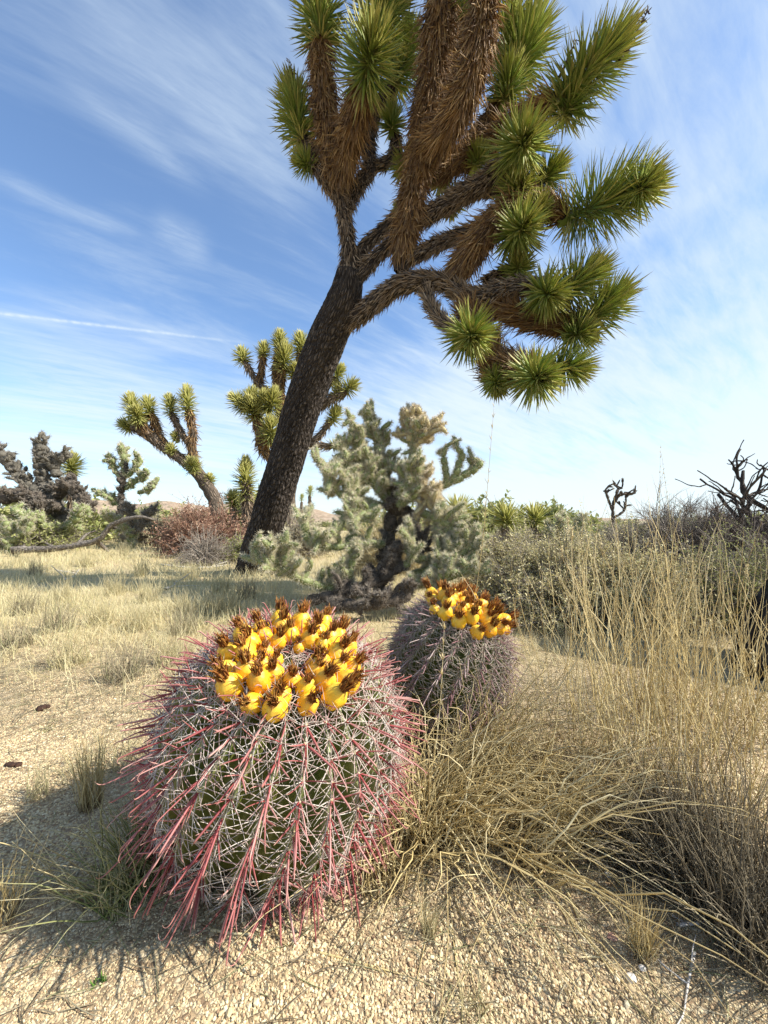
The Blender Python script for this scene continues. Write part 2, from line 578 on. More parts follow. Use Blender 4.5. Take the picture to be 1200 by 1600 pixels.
def ground():
    m, t = new_mat('desert_ground')
    o = t.node('ShaderNodeOutputMaterial')
    b = t.node('ShaderNodeBsdfPrincipled')
    co = t.node('ShaderNodeTexCoord').outputs['Object']
    v = t.voronoi(co, 150)
    ve = t.voronoi(co, 150, 'DISTANCE_TO_EDGE')
    v2 = t.voronoi(co, 62)
    sc = t.node('ShaderNodeSeparateColor')
    t.l.new(v.outputs['Color'], sc.inputs[0])
    grav = t.ramp(sc.outputs[0], [(0, (0.25, 0.175, 0.105)), (0.35, (0.41, 0.31, 0.18)), (0.7, (0.53, 0.42, 0.25)), (1, (0.62, 0.52, 0.34))])
    grav = t.mix(t.maprange(ve.outputs['Distance'], 0.0, 0.12, 0.6, 0), grav, (0.14, 0.10, 0.065))
    big = t.noise(co, 1.3, 5, 0.6)
    grav = t.mix(t.maprange(big, 0.35, 0.7, 0, 0.3), grav, (0.36, 0.25, 0.165))
    # litter and dry thatch further off
    ln = t.node('ShaderNodeVectorMath', operation='LENGTH')
    t.l.new(co, ln.inputs[0])
    thn = t.noise(t.mapping(co, scale=(1, 2.4, 1)), 34, 6, 0.75)
    thatch = t.ramp(thn, [(0.25, (0.20, 0.155, 0.085)), (0.5, (0.44, 0.36, 0.20)), (0.72, (0.60, 0.52, 0.32))])
    pt = t.noise(co, 2.4, 5, 0.62)
    sxyz = t.node('ShaderNodeSeparateXYZ')
    t.l.new(co, sxyz.inputs[0])
    far = t.maprange(sxyz.outputs[1], 0.9, 2.6)
    fac = t.math('MULTIPLY', far, t.maprange(pt, 0.30, 0.55, 0.25, 1.0))
    c = t.mix(fac, grav, thatch)
    # very far: scrub-coloured plain
    scrub = t.noise(co, 0.35, 6, 0.7)
    sc2 = t.ramp(scrub, [(0.35, (0.20, 0.19, 0.10)), (0.5, (0.42, 0.35, 0.22)), (0.65, (0.50, 0.42, 0.28))])
    c = t.mix(t.maprange(ln.outputs['Value'], 14, 60), c, sc2)
    t.l.new(c, b.inputs['Base Color'])
    b.inputs['Roughness'].default_value = 0.95
    b.inputs['Specular IOR Level'].default_value = 0.1
    hh = t.math('ADD', t.math('MULTIPLY', ve.outputs['Distance'], 1.6), t.math('MULTIPLY', t.math('SUBTRACT', 1.0, v2.outputs['Distance']), 0.5))
    hh = t.math('ADD', hh, t.math('MULTIPLY', thn, 1.2))
    bp = t.node('ShaderNodeBump')
    bp.inputs['Strength'].default_value = 0.6
    bp.inputs['Distance'].default_value = 0.005
    t.l.new(hh, bp.inputs['Height'])
    t.l.new(bp.outputs[0], b.inputs['Normal'])
    t.l.new(b.outputs[0], o.inputs[0])
    mb = MB()
    nr, na = 300, 420
    r = 0.05 * (6000 / 0.05) ** np.linspace(0, 1, nr)
    th = np.arange(na) * 2 * math.pi / na
    X = r[:, None] * np.cos(th)
    Y = r[:, None] * np.sin(th)
    V = np.stack([X, Y, gh(X, Y)], -1).reshape(-1, 3)
    idx = np.arange(nr * na).reshape(nr, na)
    nx = np.roll(idx, -1, axis=1)
    Q = np.stack([idx[:-1], idx[1:], nx[1:], nx[:-1]], -1).reshape(-1, 4)
    Vc = np.vstack([V, [[0, 0, float(gh(0, 0))]]])
    Tt = np.stack([idx[0], nx[0], np.full(na, nr * na)], -1)
    mb.add(Vc, Q, Tt)
    tag(mb.build('ground', m), kind='structure')


ground()


def hills():
    m, t = new_mat('hill')
    o = t.node('ShaderNodeOutputMaterial')
    b = t.node('ShaderNodeBsdfPrincipled')
    co = t.node('ShaderNodeTexCoord').outputs['Object']
    n = t.noise(co, 0.25, 8, 0.75)
    dots = t.voronoi(co, 0.35)
    c = t.ramp(n, [(0.35, (0.26, 0.19, 0.13)), (0.55, (0.42, 0.32, 0.23)), (0.7, (0.50, 0.40, 0.30))])
    c = t.mix(t.maprange(dots.outputs['Distance'], 0.25, 0.38, 0.75, 0), c, (0.14, 0.14, 0.08))
    t.l.new(c, b.inputs['Base Color'])
    b.inputs['Roughness'].default_value = 1
    b.inputs['Specular IOR Level'].default_value = 0.05
    bp = t.node('ShaderNodeBump')
    bp.inputs['Distance'].default_value = 1.5
    t.l.new(n, bp.inputs['Height'])
    t.l.new(bp.outputs[0], b.inputs['Normal'])
    t.l.new(b.outputs[0], o.inputs[0])
    mb = MB()
    for (x0, x1, y0, y1, fn, sd_) in (
            (-260, 20, 170, 330, lambda u, v: 13.5 * np.exp(-((u - 0.30) / 0.30) ** 2) + 9 * np.exp(-((u - 0.68) / 0.20) ** 2), 1),
            (0, 420, 380, 620, lambda u, v: 15 * np.exp(-((u - 0.16) / 0.10) ** 2) + 6 * np.exp(-((u - 0.6) / 0.3) ** 2), 2)):
        nu, nv = 140, 50
        U, Vv = np.meshgrid(np.linspace(0, 1, nu), np.linspace(0, 1, nv), indexing='ij')
        e = np.sin(np.pi * Vv) * np.clip(np.minimum(U, 1 - U) * 6, 0, 1)
        Z = fn(U, Vv) * e * (1 + 0.10 * np.sin(U * 37 + Vv * 9) + 0.05 * np.sin(U * 90 + 2 * Vv)) - 1.2
        X = x0 + (x1 - x0) * U
        Y = y0 + (y1 - y0) * Vv
        idx = np.arange(nu * nv).reshape(nu, nv)
        Q = np.stack([idx[:-1, :-1], idx[1:, :-1], idx[1:, 1:], idx[:-1, 1:]], -1).reshape(-1, 4)
        mb.add(np.stack([X, Y, Z], -1).reshape(-1, 3), Q)
    tag(mb.build('hills', m), kind='structure')


hills()


def ico():
    p = (1 + 5 ** .5) / 2
    V = nrm(np.array([(-1, p, 0), (1, p, 0), (-1, -p, 0), (1, -p, 0), (0, -1, p), (0, 1, p), (0, -1, -p), (0, 1, -p), (p, 0, -1), (p, 0, 1), (-p, 0, -1), (-p, 0, 1)], float))
    F = np.array([(0, 11, 5), (0, 5, 1), (0, 1, 7), (0, 7, 10), (0, 10, 11), (1, 5, 9), (5, 11, 4), (11, 10, 2), (10, 7, 6), (7, 1, 8), (3, 9, 4), (3, 4, 2), (3, 2, 6), (3, 6, 8), (3, 8, 9), (4, 9, 5), (2, 4, 11), (6, 2, 10), (8, 6, 7), (9, 8, 1)])
    return V, F


def rocks(mb, P, S, rg, flat=0.7, m=0):
    V0, F0 = ico()
    N = len(P)
    A = nrm(rg.normal(size=(N, 3)))
    Bv = nrm(np.cross(A, rg.normal(size=(N, 3))))
    Cv = np.cross(A, Bv)
    sc = S[:, None] * np.stack([rg.uniform(.8, 1.3, N), rg.uniform(.7, 1.1, N), rg.uniform(.5, .9, N)], -1)
    jit = 1 + rg.uniform(-.18, .18, (N, 12))
    Vl = V0[None] * jit[..., None] * sc[:, None, :]
    Vw = Vl[..., 0:1] * A[:, None] + Vl[..., 1:2] * Bv[:, None] + Vl[..., 2:3] * Cv[:, None]
    Vw[..., 2] *= flat
    Vw = Vw + P[:, None, :]
    F = (F0[None] + (np.arange(N) * 12)[:, None, None]).reshape(-1, 3)
    mb.add(Vw.reshape(-1, 3), None, F, m, np.repeat(rg.random(N), 12), 0.5)


def pebbles():
    rg = np.random.default_rng(5)
    N = 150000
    y = 0.40 + (rg.random(N) ** 1.25) * 2.0
    x = rg.uniform(-1.1, 1.1, N) * (y + 0.05)
    s = rg.uniform(0.0010, 0.0023, N) * (1 + (rg.random(N) > .97) * rg.uniform(.3, 1.0, N)) * (0.75 + 0.5 * (np.sin(x * 7 + 2 * np.sin(y * 9)) * np.sin(y * 8 + 1) > -.2))
    P = np.stack([x, y, gh(x, y) + s * 0.25], -1)
    mb = MB()
    rocks(mb, P, s, rg)
    m = strand_mat('pebble', [(0.30, 0.20, 0.12), (0.46, 0.34, 0.19), (0.56, 0.44, 0.25), (0.62, 0.51, 0.30), (0.66, 0.58, 0.40)], rough=0.85, spec=0.2)
    tag(mb.build('gravel', m, smooth=False), kind='stuff', label='coarse tan granite gravel covering the ground', cat='gravel')


pebbles()

# ------------------------------------------------------------------ Joshua trees


def rosette(mb, base, tip, leaf, n, seed, wid=0.011, m=0, back=1.0):
    rg = np.random.default_rng(seed)
    base = np.array(base, float)
    tip = np.array(tip, float)
    D = tip - base
    L = np.linalg.norm(D)
    D = D / L
    u = np.cross(D, [0.2, 0.5, 0.9])
    u /= np.linalg.norm(u)
    v = np.cross(D, u)
    k = np.arange(n)
    s = (k + rg.random(n)) / n
    s = s ** 0.85
    phi = k * 2.39996 + rg.normal(0, .12, n)
    ang = (1 - s) ** 0.75 * math.radians(112) * back + math.radians(6) + rg.normal(0, 0.15, n)
    rad = np.cos(phi)[:, None] * u + np.sin(phi)[:, None] * v
    dr = nrm(D[None] * np.cos(ang)[:, None] + rad * np.sin(ang)[:, None])
    O = base + D * (L * s)[:, None] + rad * 0.02 * (leaf / .2)
    ll = leaf * (0.62 + 0.38 * np.sin(np.pi * np.clip(s * 0.9 + 0.12, 0, 1))) * rg.uniform(.78, 1.12, n)
    bend = rg.normal(0, 0.07, (n, 3)) + D[None] * 0.07
    ll = ll * np.where(rg.random(n) < .08, .55, 1.0)
    P = quad_strand(O, dr, ll, bend, 4)
    prof = np.array([0.75, 1.0, 0.72, 0.04]) * wid
    rr = np.clip(0.55 * s + 0.30 * rg.random(n) + 0.1, 0, 1)
    rr = np.where(s < 0.10, 0.97, rr)
    rr = np.where(rg.random(n) < .12, 0.9, rr)
    mb.strands(P, prof[None] * rg.uniform(.85, 1.15, (n, 1)), sides=3, asp=0.45, m=m, rnd=rr, ref=np.cross(dr, rad) + 1e-3)


def thatch(mb, C, R, n, length, seed, wid=0.008, ang=(10, 45), m=0, s0=0.0, s1=1.0, grav=0.12):
    rg = np.random.default_rng(seed)
    T, N, B = frames(C)
    k = len(C)
    f = (s0 + (s1 - s0) * rg.random(n)) * (k - 1)
    i = np.clip(f.astype(int), 0, k - 2)
    w_ = (f - i)[:, None]
    c = C[i] * (1 - w_) + C[i + 1] * w_
    r = R[i]
    phi = rg.random(n) * 2 * math.pi
    rad = N[i] * np.cos(phi)[:, None] + B[i] * np.sin(phi)[:, None]
    a = np.radians(rg.uniform(ang[0], ang[1], n))
    d = nrm(-T[i] * np.cos(a)[:, None] + rad * np.sin(a)[:, None] + np.array([0, 0, -grav]) + rg.normal(0, .06, (n, 3)))
    L = length * rg.uniform(.55, 1.1, n)
    P = quad_strand(c + rad * (r * 0.92)[:, None], d, L, rg.normal(0, .10, (n, 3)) - rad * 0.12, 4)
    prof = np.array([1.0, 1.0, 0.7, 0.12]) * wid
    mb.strands(P, prof[None] * rg.uniform(.7, 1.2, (n, 1)), sides=3, asp=0.4, m=m, rnd=rg.random(n))


def joshua(name, label, base, limbs, heads, cat='joshua tree', near=True, leafn=240, step=0.06, sides=16, trunk_rough=0.065, seed=0, group=None, far_scale=1.0):
    """limbs: list of (kind, [(px,py,Y,wpx)...], shag 0..1.5, brown?) ; heads: (bx,by,bY, tx,ty,tY, leafpx)"""
    root = thing(name, label, cat, base, group)
    for i, (kind, pts, shag, brown) in enumerate(limbs):
        P = [W(p[0], p[1], p[2]) for p in pts]
        if kind == 'trunk':
            P[0] = np.array(base) + np.array([0, 0, -0.10])
        rad = [p[3] / 2 * p[2] / FPX * (0.72 if shag > .3 else 0.97) for p in pts]
        if kind == 'trunk':
            rad[0] *= 1.30
        C, R = curve(P, rad, step)
        mb = MB()
        if kind == 'trunk' and near:
            C, R = curve(P, rad, 0.016)
            limb(mb, C, R, 130, 0.012, seed=seed + i, relief=0.014)
        else:
            limb(mb, C, R, sides, trunk_rough if kind == 'trunk' else 0.07, seed=seed + i)
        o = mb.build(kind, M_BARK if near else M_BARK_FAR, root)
        if kind == 'branch' and near and not brown:
            shag *= .75
        if shag > 0:
            Ltot = np.linalg.norm(np.diff(C, axis=0), axis=1).sum()
            tb = MB()
            dens = (1500 if near else 420) * shag
            r_ = np.mean(R)
            nn = int(dens * Ltot * (0.5 + r_ / 0.10))
            if brown:
                thatch(tb, C, R, int(nn * .8), 0.19 if near else .2, seed * 50 + i, 0.0065 if near else .012, (8, 34), s0=0.06)
                thatch(tb, C, R, nn // 4, 0.19 if near else .2, seed * 50 + i + 999, 0.006 if near else .012, (30, 80), s0=0.1)
            else:
                thatch(tb, C, R, nn, 0.095 if near else .16, seed * 50 + i, 0.0055 if near else .012, (10, 55))
            tb.build('dead_leaf_skirt', M_DEAD if brown else M_DEADGREY, o)
    for i, hd in enumerate(heads):
        b_, t_ = W(*hd[0:3]), W(*hd[3:6])
        leaf = hd[6] * (hd[2] + hd[5]) / 2 / FPX
        mb = MB()
        L = np.linalg.norm(t_ - b_)
        n = int(leafn * (0.55 + min(2.2, L / 0.28)))
        core = nrm(t_ - b_)
        cr_ = (0.030 if near else .04)
        Cc, Rc = curve([b_ - core * .06, (b_ + t_) / 2, t_ - core * .01], [cr_, cr_ * .8, cr_ * .3], .05)
        limb(mb, Cc, Rc, 7, .1, m=0, seed=i)
        rosette(mb, b_, t_, leaf, n, seed * 100 + i, wid=(0.0105 if near else 0.016 * far_scale))
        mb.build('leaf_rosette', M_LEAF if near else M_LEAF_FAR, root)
    return root


big_base = G(402, 893)
by = big_base[1]
big_limbs = [
    ('trunk', [(402, 893, by, 58), (417, 820, 4.35, 53), (448, 720, 4.15, 55), (478, 620, 3.95, 58), (512, 530, 3.75, 60), (538, 470, 3.6, 55), (546, 425, 3.55, 40)], 0, False),
    # left upright and its forks
    ('branch', [(543, 440, 3.56, 38), (545, 385, 3.5, 29), (536, 330, 3.45, 27), (526, 285, 3.4, 27)], 0.9, False),
    ('branch', [(530, 310, 3.42, 22), (508, 282, 3.4, 24), (490, 250, 3.42, 27), (476, 215, 3.42, 22)], 0.7, False),
    ('branch', [(527, 290, 3.4, 24), (518, 240, 3.36, 33), (508, 170, 3.3, 37), (502, 100, 3.24, 33), (500, 60, 3.2, 26)], 1.5, True),
    ('branch', [(530, 290, 3.4, 26), (540, 240, 3.3, 40), (555, 180, 3.15, 44), (572, 120, 3.0, 35)], 1.6, True),
    ('branch', [(542, 330, 3.46, 22), (558, 292, 3.55, 26), (578, 262, 3.65, 26), (576, 215, 3.7, 26), (590, 170, 3.7, 26), (612, 140, 3.7, 22)], 0.8, False),
    ('branch', [(575, 262, 3.66, 18), (600, 258, 3.7, 20), (618, 240, 3.7, 22), (617, 212, 3.7, 20)], 0.9, False),
    # thin crossing limbs
    ('branch', [(548, 440, 3.56, 29), (566, 392, 3.6, 26), (598, 360, 3.6, 26), (640, 325, 3.55, 31)], 0.5, False),
    ('branch', [(545, 450, 3.56, 33), (585, 405, 3.55, 26), (622, 370, 3.5, 26), (650, 330, 3.45, 38)], 0.5, False),
    # big shaggy central column
    ('branch', [(628, 425, 3.45, 33), (632, 380, 3.4, 38), (642, 320, 3.35, 40), (655, 250, 3.3, 40), (668, 170, 3.2, 47), (680, 80, 3.1, 49), (690, 0, 3.0, 47), (696, -60, 2.95, 35)], 1.5, True),
    ('branch', [(660, 245, 3.28, 33), (695, 205, 3.1, 45), (725, 150, 2.95, 48), (745, 80, 2.85, 47), (756, 10, 2.8, 40), (760, -30, 2.78, 33)], 1.7, True),
    # lower limb
    ('branch', [(520, 512, 3.72, 42), (560, 492, 3.6, 38), (600, 462, 3.5, 36), (632, 442, 3.42, 38), (690, 440, 3.35, 33), (735, 465, 3.3, 38), (790, 452, 3.25, 35), (835, 447, 3.2, 33), (862, 450, 3.18, 27)], 1.0, False),
    ('branch', [(760, 470, 3.32, 28), (810, 490, 3.32, 33), (860, 505, 3.3, 30), (905, 500, 3.28, 24)], 1.3, True),
    ('branch', [(665, 455, 3.36, 22), (680, 490, 3.3, 22), (705, 512, 3.2, 26), (728, 522, 3.05, 22)], 0.9, False),
    ('branch', [(725, 475, 3.3, 26), (752, 520, 3.25, 30), (775, 560, 3.15, 33), (812, 580, 3.05, 31), (830, 588, 2.95, 24)], 1.5, True),
    # middle right limbs
    ('branch', [(640, 405, 3.42, 26), (690, 378, 3.45, 26), (740, 362, 3.4, 33), (790, 345, 3.3, 40), (812, 350, 3.2, 26)], 0.9, False),
    ('branch', [(705, 440, 3.36, 33), (735, 395, 3.3, 44), (765, 355, 3.25, 45), (795, 330, 3.2, 40), (840, 320, 3.2, 33), (882, 338, 3.2, 28)], 1.4, True),
    ('branch', [(655, 345, 3.42, 31), (700, 318, 3.4, 35), (745, 292, 3.35, 40), (785, 262, 3.25, 38), (806, 235, 3.1, 29)], 1.2, False),
    ('branch', [(745, 292, 3.38, 31), (785, 295, 3.4, 33), (818, 298, 3.35, 26)], 1.0, False),
    ('branch', [(680, 270, 3.4, 28), (730, 245, 3.45, 31), (780, 210, 3.4, 33), (830, 175, 3.25, 33), (868, 155, 3.1, 28)], 1.3, True),
    ('branch', [(720, 245, 3.5, 26), (762, 195, 3.6, 26), (785, 150, 3.6, 26), (805, 120, 3.55, 21)], 1.2, True),
    ('branch', [(760, 440, 3.4, 22), (790, 425, 3.45, 22), (808, 428, 3.4, 16)], 0.9, False),
    ('branch', [(800, 560, 3.2, 21), (840, 578, 3.25, 24), (868, 575, 3.25, 18)], 1.3, True),
    ('branch', [(768, 548, 3.2, 19), (766, 580, 3.2, 26), (774, 592, 3.15, 19)], 1.3, True),
    ('branch', [(690, 160, 3.3, 28), (700, 120, 3.35, 31), (712, 70, 3.4, 28), (722, 20, 3.4, 21)], 1.3, True),
]
big_heads = [
    (474, 225, 3.42, 454, 135, 3.38, 41), (488, 262, 3.42, 468, 250, 3.36, 26),
    (502, 70, 3.2, 497, -25, 3.15, 49), (568, 130, 3.0, 584, 62, 2.72, 60), (590, 60, 3.15, 612, -40, 3.1, 59),
    (612, 135, 3.7, 640, 60, 3.65, 49), (612, 205, 3.65, 612, 178, 3.6, 29), (632, 258, 3.6, 636, 262, 3.45, 28),
    (694, -40, 2.95, 700, -130, 2.9, 59), (758, -10, 2.8, 762, -110, 2.75, 59), (722, 40, 3.4, 728, -40, 3.4, 55),
    (690, 290, 3.5, 672, 250, 3.55, 24),
    (798, 130, 3.55, 836, 35, 3.5, 55), (790, 95, 3.6, 800, 20, 3.55, 43), (786, 160, 3.5, 800, 110, 3.4, 41),
    (866, 165, 3.1, 968, 62, 2.9, 60), (880, 185, 3.12, 905, 130, 3.02, 49),
    (804, 240, 3.15, 822, 218, 2.85, 55), (838, 290, 3.3, 868, 262, 3.2, 41), (806, 305, 3.3, 812, 290, 3.1, 41),
    (800, 368, 3.25, 822, 352, 3.0, 49), (806, 432, 3.4, 812, 408, 3.25, 33),
    (882, 345, 3.2, 1000, 290, 3.05, 65), (990, 300, 3.0, 1012, 288, 2.9, 48),
    (862, 470, 3.2, 930, 420, 3.08, 49), (845, 455, 3.1, 862, 462, 2.98, 46),
    (905, 512, 3.28, 968, 458, 3.2, 50), (890, 525, 3.25, 915, 520, 3.15, 41),
    (728, 520, 3.05, 740, 528, 2.84, 48), (828, 585, 2.95, 846, 592, 2.74, 49), (866, 572, 3.2, 905, 575, 3.12, 46), (772, 585, 3.15, 778, 606, 3.06, 29), (640, 350, 3.4, 622, 322, 3.42, 17), (742, 262, 3.4, 752, 236, 3.35, 27), (700, 330, 3.5, 716, 300, 3.55, 23), (838, 335, 3.2, 846, 320, 3.1, 29),
]
big = joshua('joshua_tree', 'huge leaning joshua tree with dark furrowed trunk overhanging the yellow-fruited cacti', big_base, big_limbs, big_heads, seed=3, leafn=190)


def flower_stalk(root, p0, p1, n, seed):
    rg = np.random.default_rng(seed)
    mb = MB()
    C, R = curve([p0, (np.array(p0) + p1) / 2 + rg.normal(0, .01, 3), p1], [0.011, 0.008, 0.003], 0.02)
    limb(mb, C, R, 6, 0.2, seed=seed)
    i = rg.integers(2, len(C), n)
    d = nrm(rg.normal(size=(n, 3)))
    mb.strands(quad_strand(C[i], d, rg.uniform(.02, .05, n), rg.normal(0, .3, (n, 3)), 4), np.array([[.003, .003, .005, .001]]), 4)
    mb.build('dry_flower_stalk', M_STALK, root)


flower_stalk(big, W(968, 95, 2.92), W(1012, 18, 2.85), 60, 1)
flower_stalk(big, W(874, 120, 3.05), W(900, 62, 3.0), 26, 2)
flower_stalk(big, W(455, 160, 3.36), W(452, 95, 3.34), 26, 3)
flower_stalk(big, W(790, 40, 3.5), W(806, -10, 3.5), 30, 4)

j2b = GY(452, 8.0)
joshua('joshua_tree', 'broad many-headed joshua tree partly hidden behind the big leaning trunk', j2b, [
    ('trunk', [(452, 860, 8, 30), (450, 790, 8, 26), (452, 735, 8, 26), (455, 700, 8, 26)], 0, False),
    ('branch', [(450, 745, 8, 22), (428, 720, 7.9, 20), (410, 700, 7.8, 18), (405, 668, 7.8, 18), (398, 645, 7.8, 14)], 0.8, True),
    ('branch', [(408, 700, 7.8, 16), (420, 690, 7.7, 16), (422, 672, 7.7, 14)], 0.8, True),
    ('branch', [(453, 705, 8, 20), (440, 660, 8, 16), (437, 610, 8, 16), (443, 570, 8, 14)], 0.8, True),
    ('branch', [(438, 630, 8, 14), (420, 612, 8, 12), (402, 598, 8, 12), (392, 580, 8, 11), (381, 565, 8, 9)], 0.4, False),
    ('branch', [(404, 600, 8, 10), (408, 580, 8, 10), (411, 555, 8, 10)], 0.7, True),
    ('branch', [(440, 620, 8, 12), (430, 590, 8.1, 11), (436, 545, 8.1, 10)], 0.7, True),
    ('branch', [(455, 700, 8, 18), (462, 640, 8.1, 14), (460, 600, 8.1, 12), (470, 550, 8.1, 10)], 0.7, True),
    ('branch', [(463, 630, 8.1, 12), (480, 590, 8.1, 12), (484, 565, 8.1, 10)], 0.7, True),
    ('branch', [(455, 705, 8, 20), (475, 660, 7.9, 16), (500, 635, 7.8, 16), (528, 618, 7.8, 17), (540, 610, 7.8, 13)], 0.7, False),
    ('branch', [(500, 635, 7.8, 12), (510, 605, 7.8, 10), (526, 590, 7.8, 9)], 0.7, False),
    ('branch', [(458, 715, 8, 18), (485, 692, 7.9, 13), (502, 678, 7.9, 12), (518, 655, 7.9, 11)], 0.4, False),
    ('branch', [(485, 695, 7.9, 12), (505, 696, 7.8, 12), (520, 698, 7.8, 9)], 0.4, False),
], [(398, 655, 7.8, 392, 628, 7.6, 24), (384, 640, 7.8, 366, 622, 7.7, 20), (420, 645, 7.7, 428, 614, 7.6, 22), (422, 690, 7.7, 423, 660, 7.5, 24),
    (443, 580, 8, 446, 545, 7.9, 24), (381, 565, 8, 377, 550, 8, 17), (411, 558, 8, 412, 540, 8, 15), (436, 548, 8.1, 438, 522, 8.1, 16),
    (470, 552, 8.1, 469, 526, 8.1, 17), (484, 568, 8.1, 484, 542, 8.1, 19), (458, 592, 8, 461, 574, 7.9, 17), (540, 611, 7.8, 552, 600, 7.8, 20),
    (524, 594, 7.8, 533, 574, 7.8, 14), (518, 660, 7.9, 526, 640, 7.9, 17), (520, 698, 7.8, 530, 694, 7.8, 15), (526, 622, 7.8, 528, 603, 7.8, 14), (405, 640, 7.7, 410, 618, 7.7, 20), (384, 640, 7.7, 395, 610, 7.8, 17)],
    near=False, leafn=120, step=0.12, sides=9, seed=5)
j5b = GY(384, 7.6)
joshua('young_joshua_tree', 'short young joshua tree with one shaggy green head left of the big trunk', j5b, [
    ('trunk', [(388, 860, 7.6, 16), (388, 820, 7.6, 18), (386, 770, 7.6, 17), (384, 750, 7.6, 15)], 1.0, False)],
    [(384, 780, 7.6, 384, 722, 7.6, 22)], near=False, leafn=150, step=0.12, sides=9, seed=6)

j3b = GY(352, 9.0)
joshua('joshua_tree', 'slanting two-armed joshua tree against the sky behind the red-brown shrub', j3b, [
    ('trunk', [(352, 855, 9, 24), (338, 790, 9, 22), (318, 750, 9, 20), (300, 728, 9, 19)], 0, False),
    ('branch', [(302, 730, 9, 18), (275, 712, 9, 15), (248, 692, 9, 16), (228, 674, 9, 20), (208, 668, 9, 15)], 0.3, False),
    ('branch', [(262, 702, 9, 12), (250, 680, 9, 11), (240, 655, 9, 12), (233, 645, 9, 10)], 0.9, True),
    ('branch', [(232, 680, 8.9, 14), (220, 660, 8.9, 16), (212, 645, 8.9, 14)], 0.9, True),
    ('branch', [(305, 733, 9, 16), (300, 700, 9, 14), (302, 675, 9, 13), (296, 650, 9, 13), (294, 640, 9, 12)], 0.6, True),
    ('branch', [(300, 700, 9, 13), (285, 680, 9, 13), (275, 660, 9, 13), (268, 645, 9, 10)], 0.4, False),
    ('branch', [(325, 760, 9, 10), (327, 752, 9, 8)], 0.3, False),
], [(212, 655, 8.9, 204, 622, 8.8, 20), (215, 660, 8.8, 214, 640, 8.6, 18), (233, 652, 9, 231, 626, 9, 18), (205, 670, 9, 192, 662, 9, 15), (268, 648, 9, 265, 622, 9, 16),
    (294, 650, 9, 291, 608, 9, 18), (302, 736, 8.8, 300, 722, 8.7, 17), (327, 755, 9, 328, 745, 9, 13), (268, 708, 8.9, 268, 698, 8.9, 12), (276, 688, 9, 273, 678, 9, 10)],
    near=False, leafn=110, step=0.12, sides=9, seed=8)


def small_head(name, label, px, py, Y, leafpx, cat, seed, stem=10, up=20, group=None, leafn=150):
    b = GY(px, Y)
    joshua(name, label, b, [('trunk', [(px, 900, Y, stem), (px, (py + H * FPX / Y + 815) / 2, Y, stem), (px, py + 6, Y, stem)], 0.8, False)],
           [(px, py + up * 0.5, Y, px + 1, py - up * 0.5, Y, leafpx)], cat=cat, near=False, leafn=leafn, step=0.2, sides=8, seed=seed, group=group)


small_head('joshua_tree', 'single green joshua head poking up behind the grey cholla at far left', 111, 728, 8.6, 22, 'joshua tree', 21, up=22)
small_head('yucca', 'spiky green yucca between the red-brown shrub and the big leaning trunk', 364, 782, 8.2, 20, 'yucca', 22, up=14)
small_head('yucca', 'green yucca just right of the pale cholla', 716, 800, 6.6, 34, 'yucca', 23, up=14)
small_head('yucca', 'left one of two spiky yuccas on the skyline right of the cholla', 790, 812, 5.0, 36, 'yucca', 24, up=14, leafn=110)
small_head('yucca', 'right one of two spiky yuccas on the skyline right of the cholla', 835, 812, 5.6, 34, 'yucca', 25, up=14, leafn=110)
small_head('joshua_tree', 'tiny distant joshua tree seen between the big trunk and the pale cholla', 484, 768, 24, 9, 'joshua tree', 26, stem=5, up=12, leafn=60)
small_head('joshua_tree', 'tiny dark distant joshua tree beside the big trunk edge', 471, 778, 26, 7, 'joshua tree', 27, stem=4, up=8, leafn=50)

# dark trunk at the right edge
rb = np.array([1.66, 1.42, 0.0])
rt = thing('joshua_tree', 'blackened tree trunk cut off by the right edge of the photo', 'joshua tree', rb)
C, R = curve([rb + [0, 0, -.1], rb + [0.05, 0, .15], rb + [0.36, .05, .5], rb + [0.85, .1, 1.0], rb + [1.2, .2, 1.6]], [.30, .27, .25, .23, .2], .05)
mb = MB()
C, R = curve([rb + [0, 0, -.1], rb + [0.05, 0, .15], rb + [0.36, .05, .5], rb + [0.85, .1, 1.0], rb + [1.2, .2, 1.6]], [.32, .27, .25, .23, .2], .016)
limb(mb, C, R, 110, 0.015, seed=77, relief=0.018)
mb.build('trunk', bark_mat('charred_bark', (0.008, 0.006, 0.005), (0.035, 0.027, 0.022), (0.08, 0.062, 0.05)), rt)

# ------------------------------------------------------------------ barrel cacti
M_RIB = None


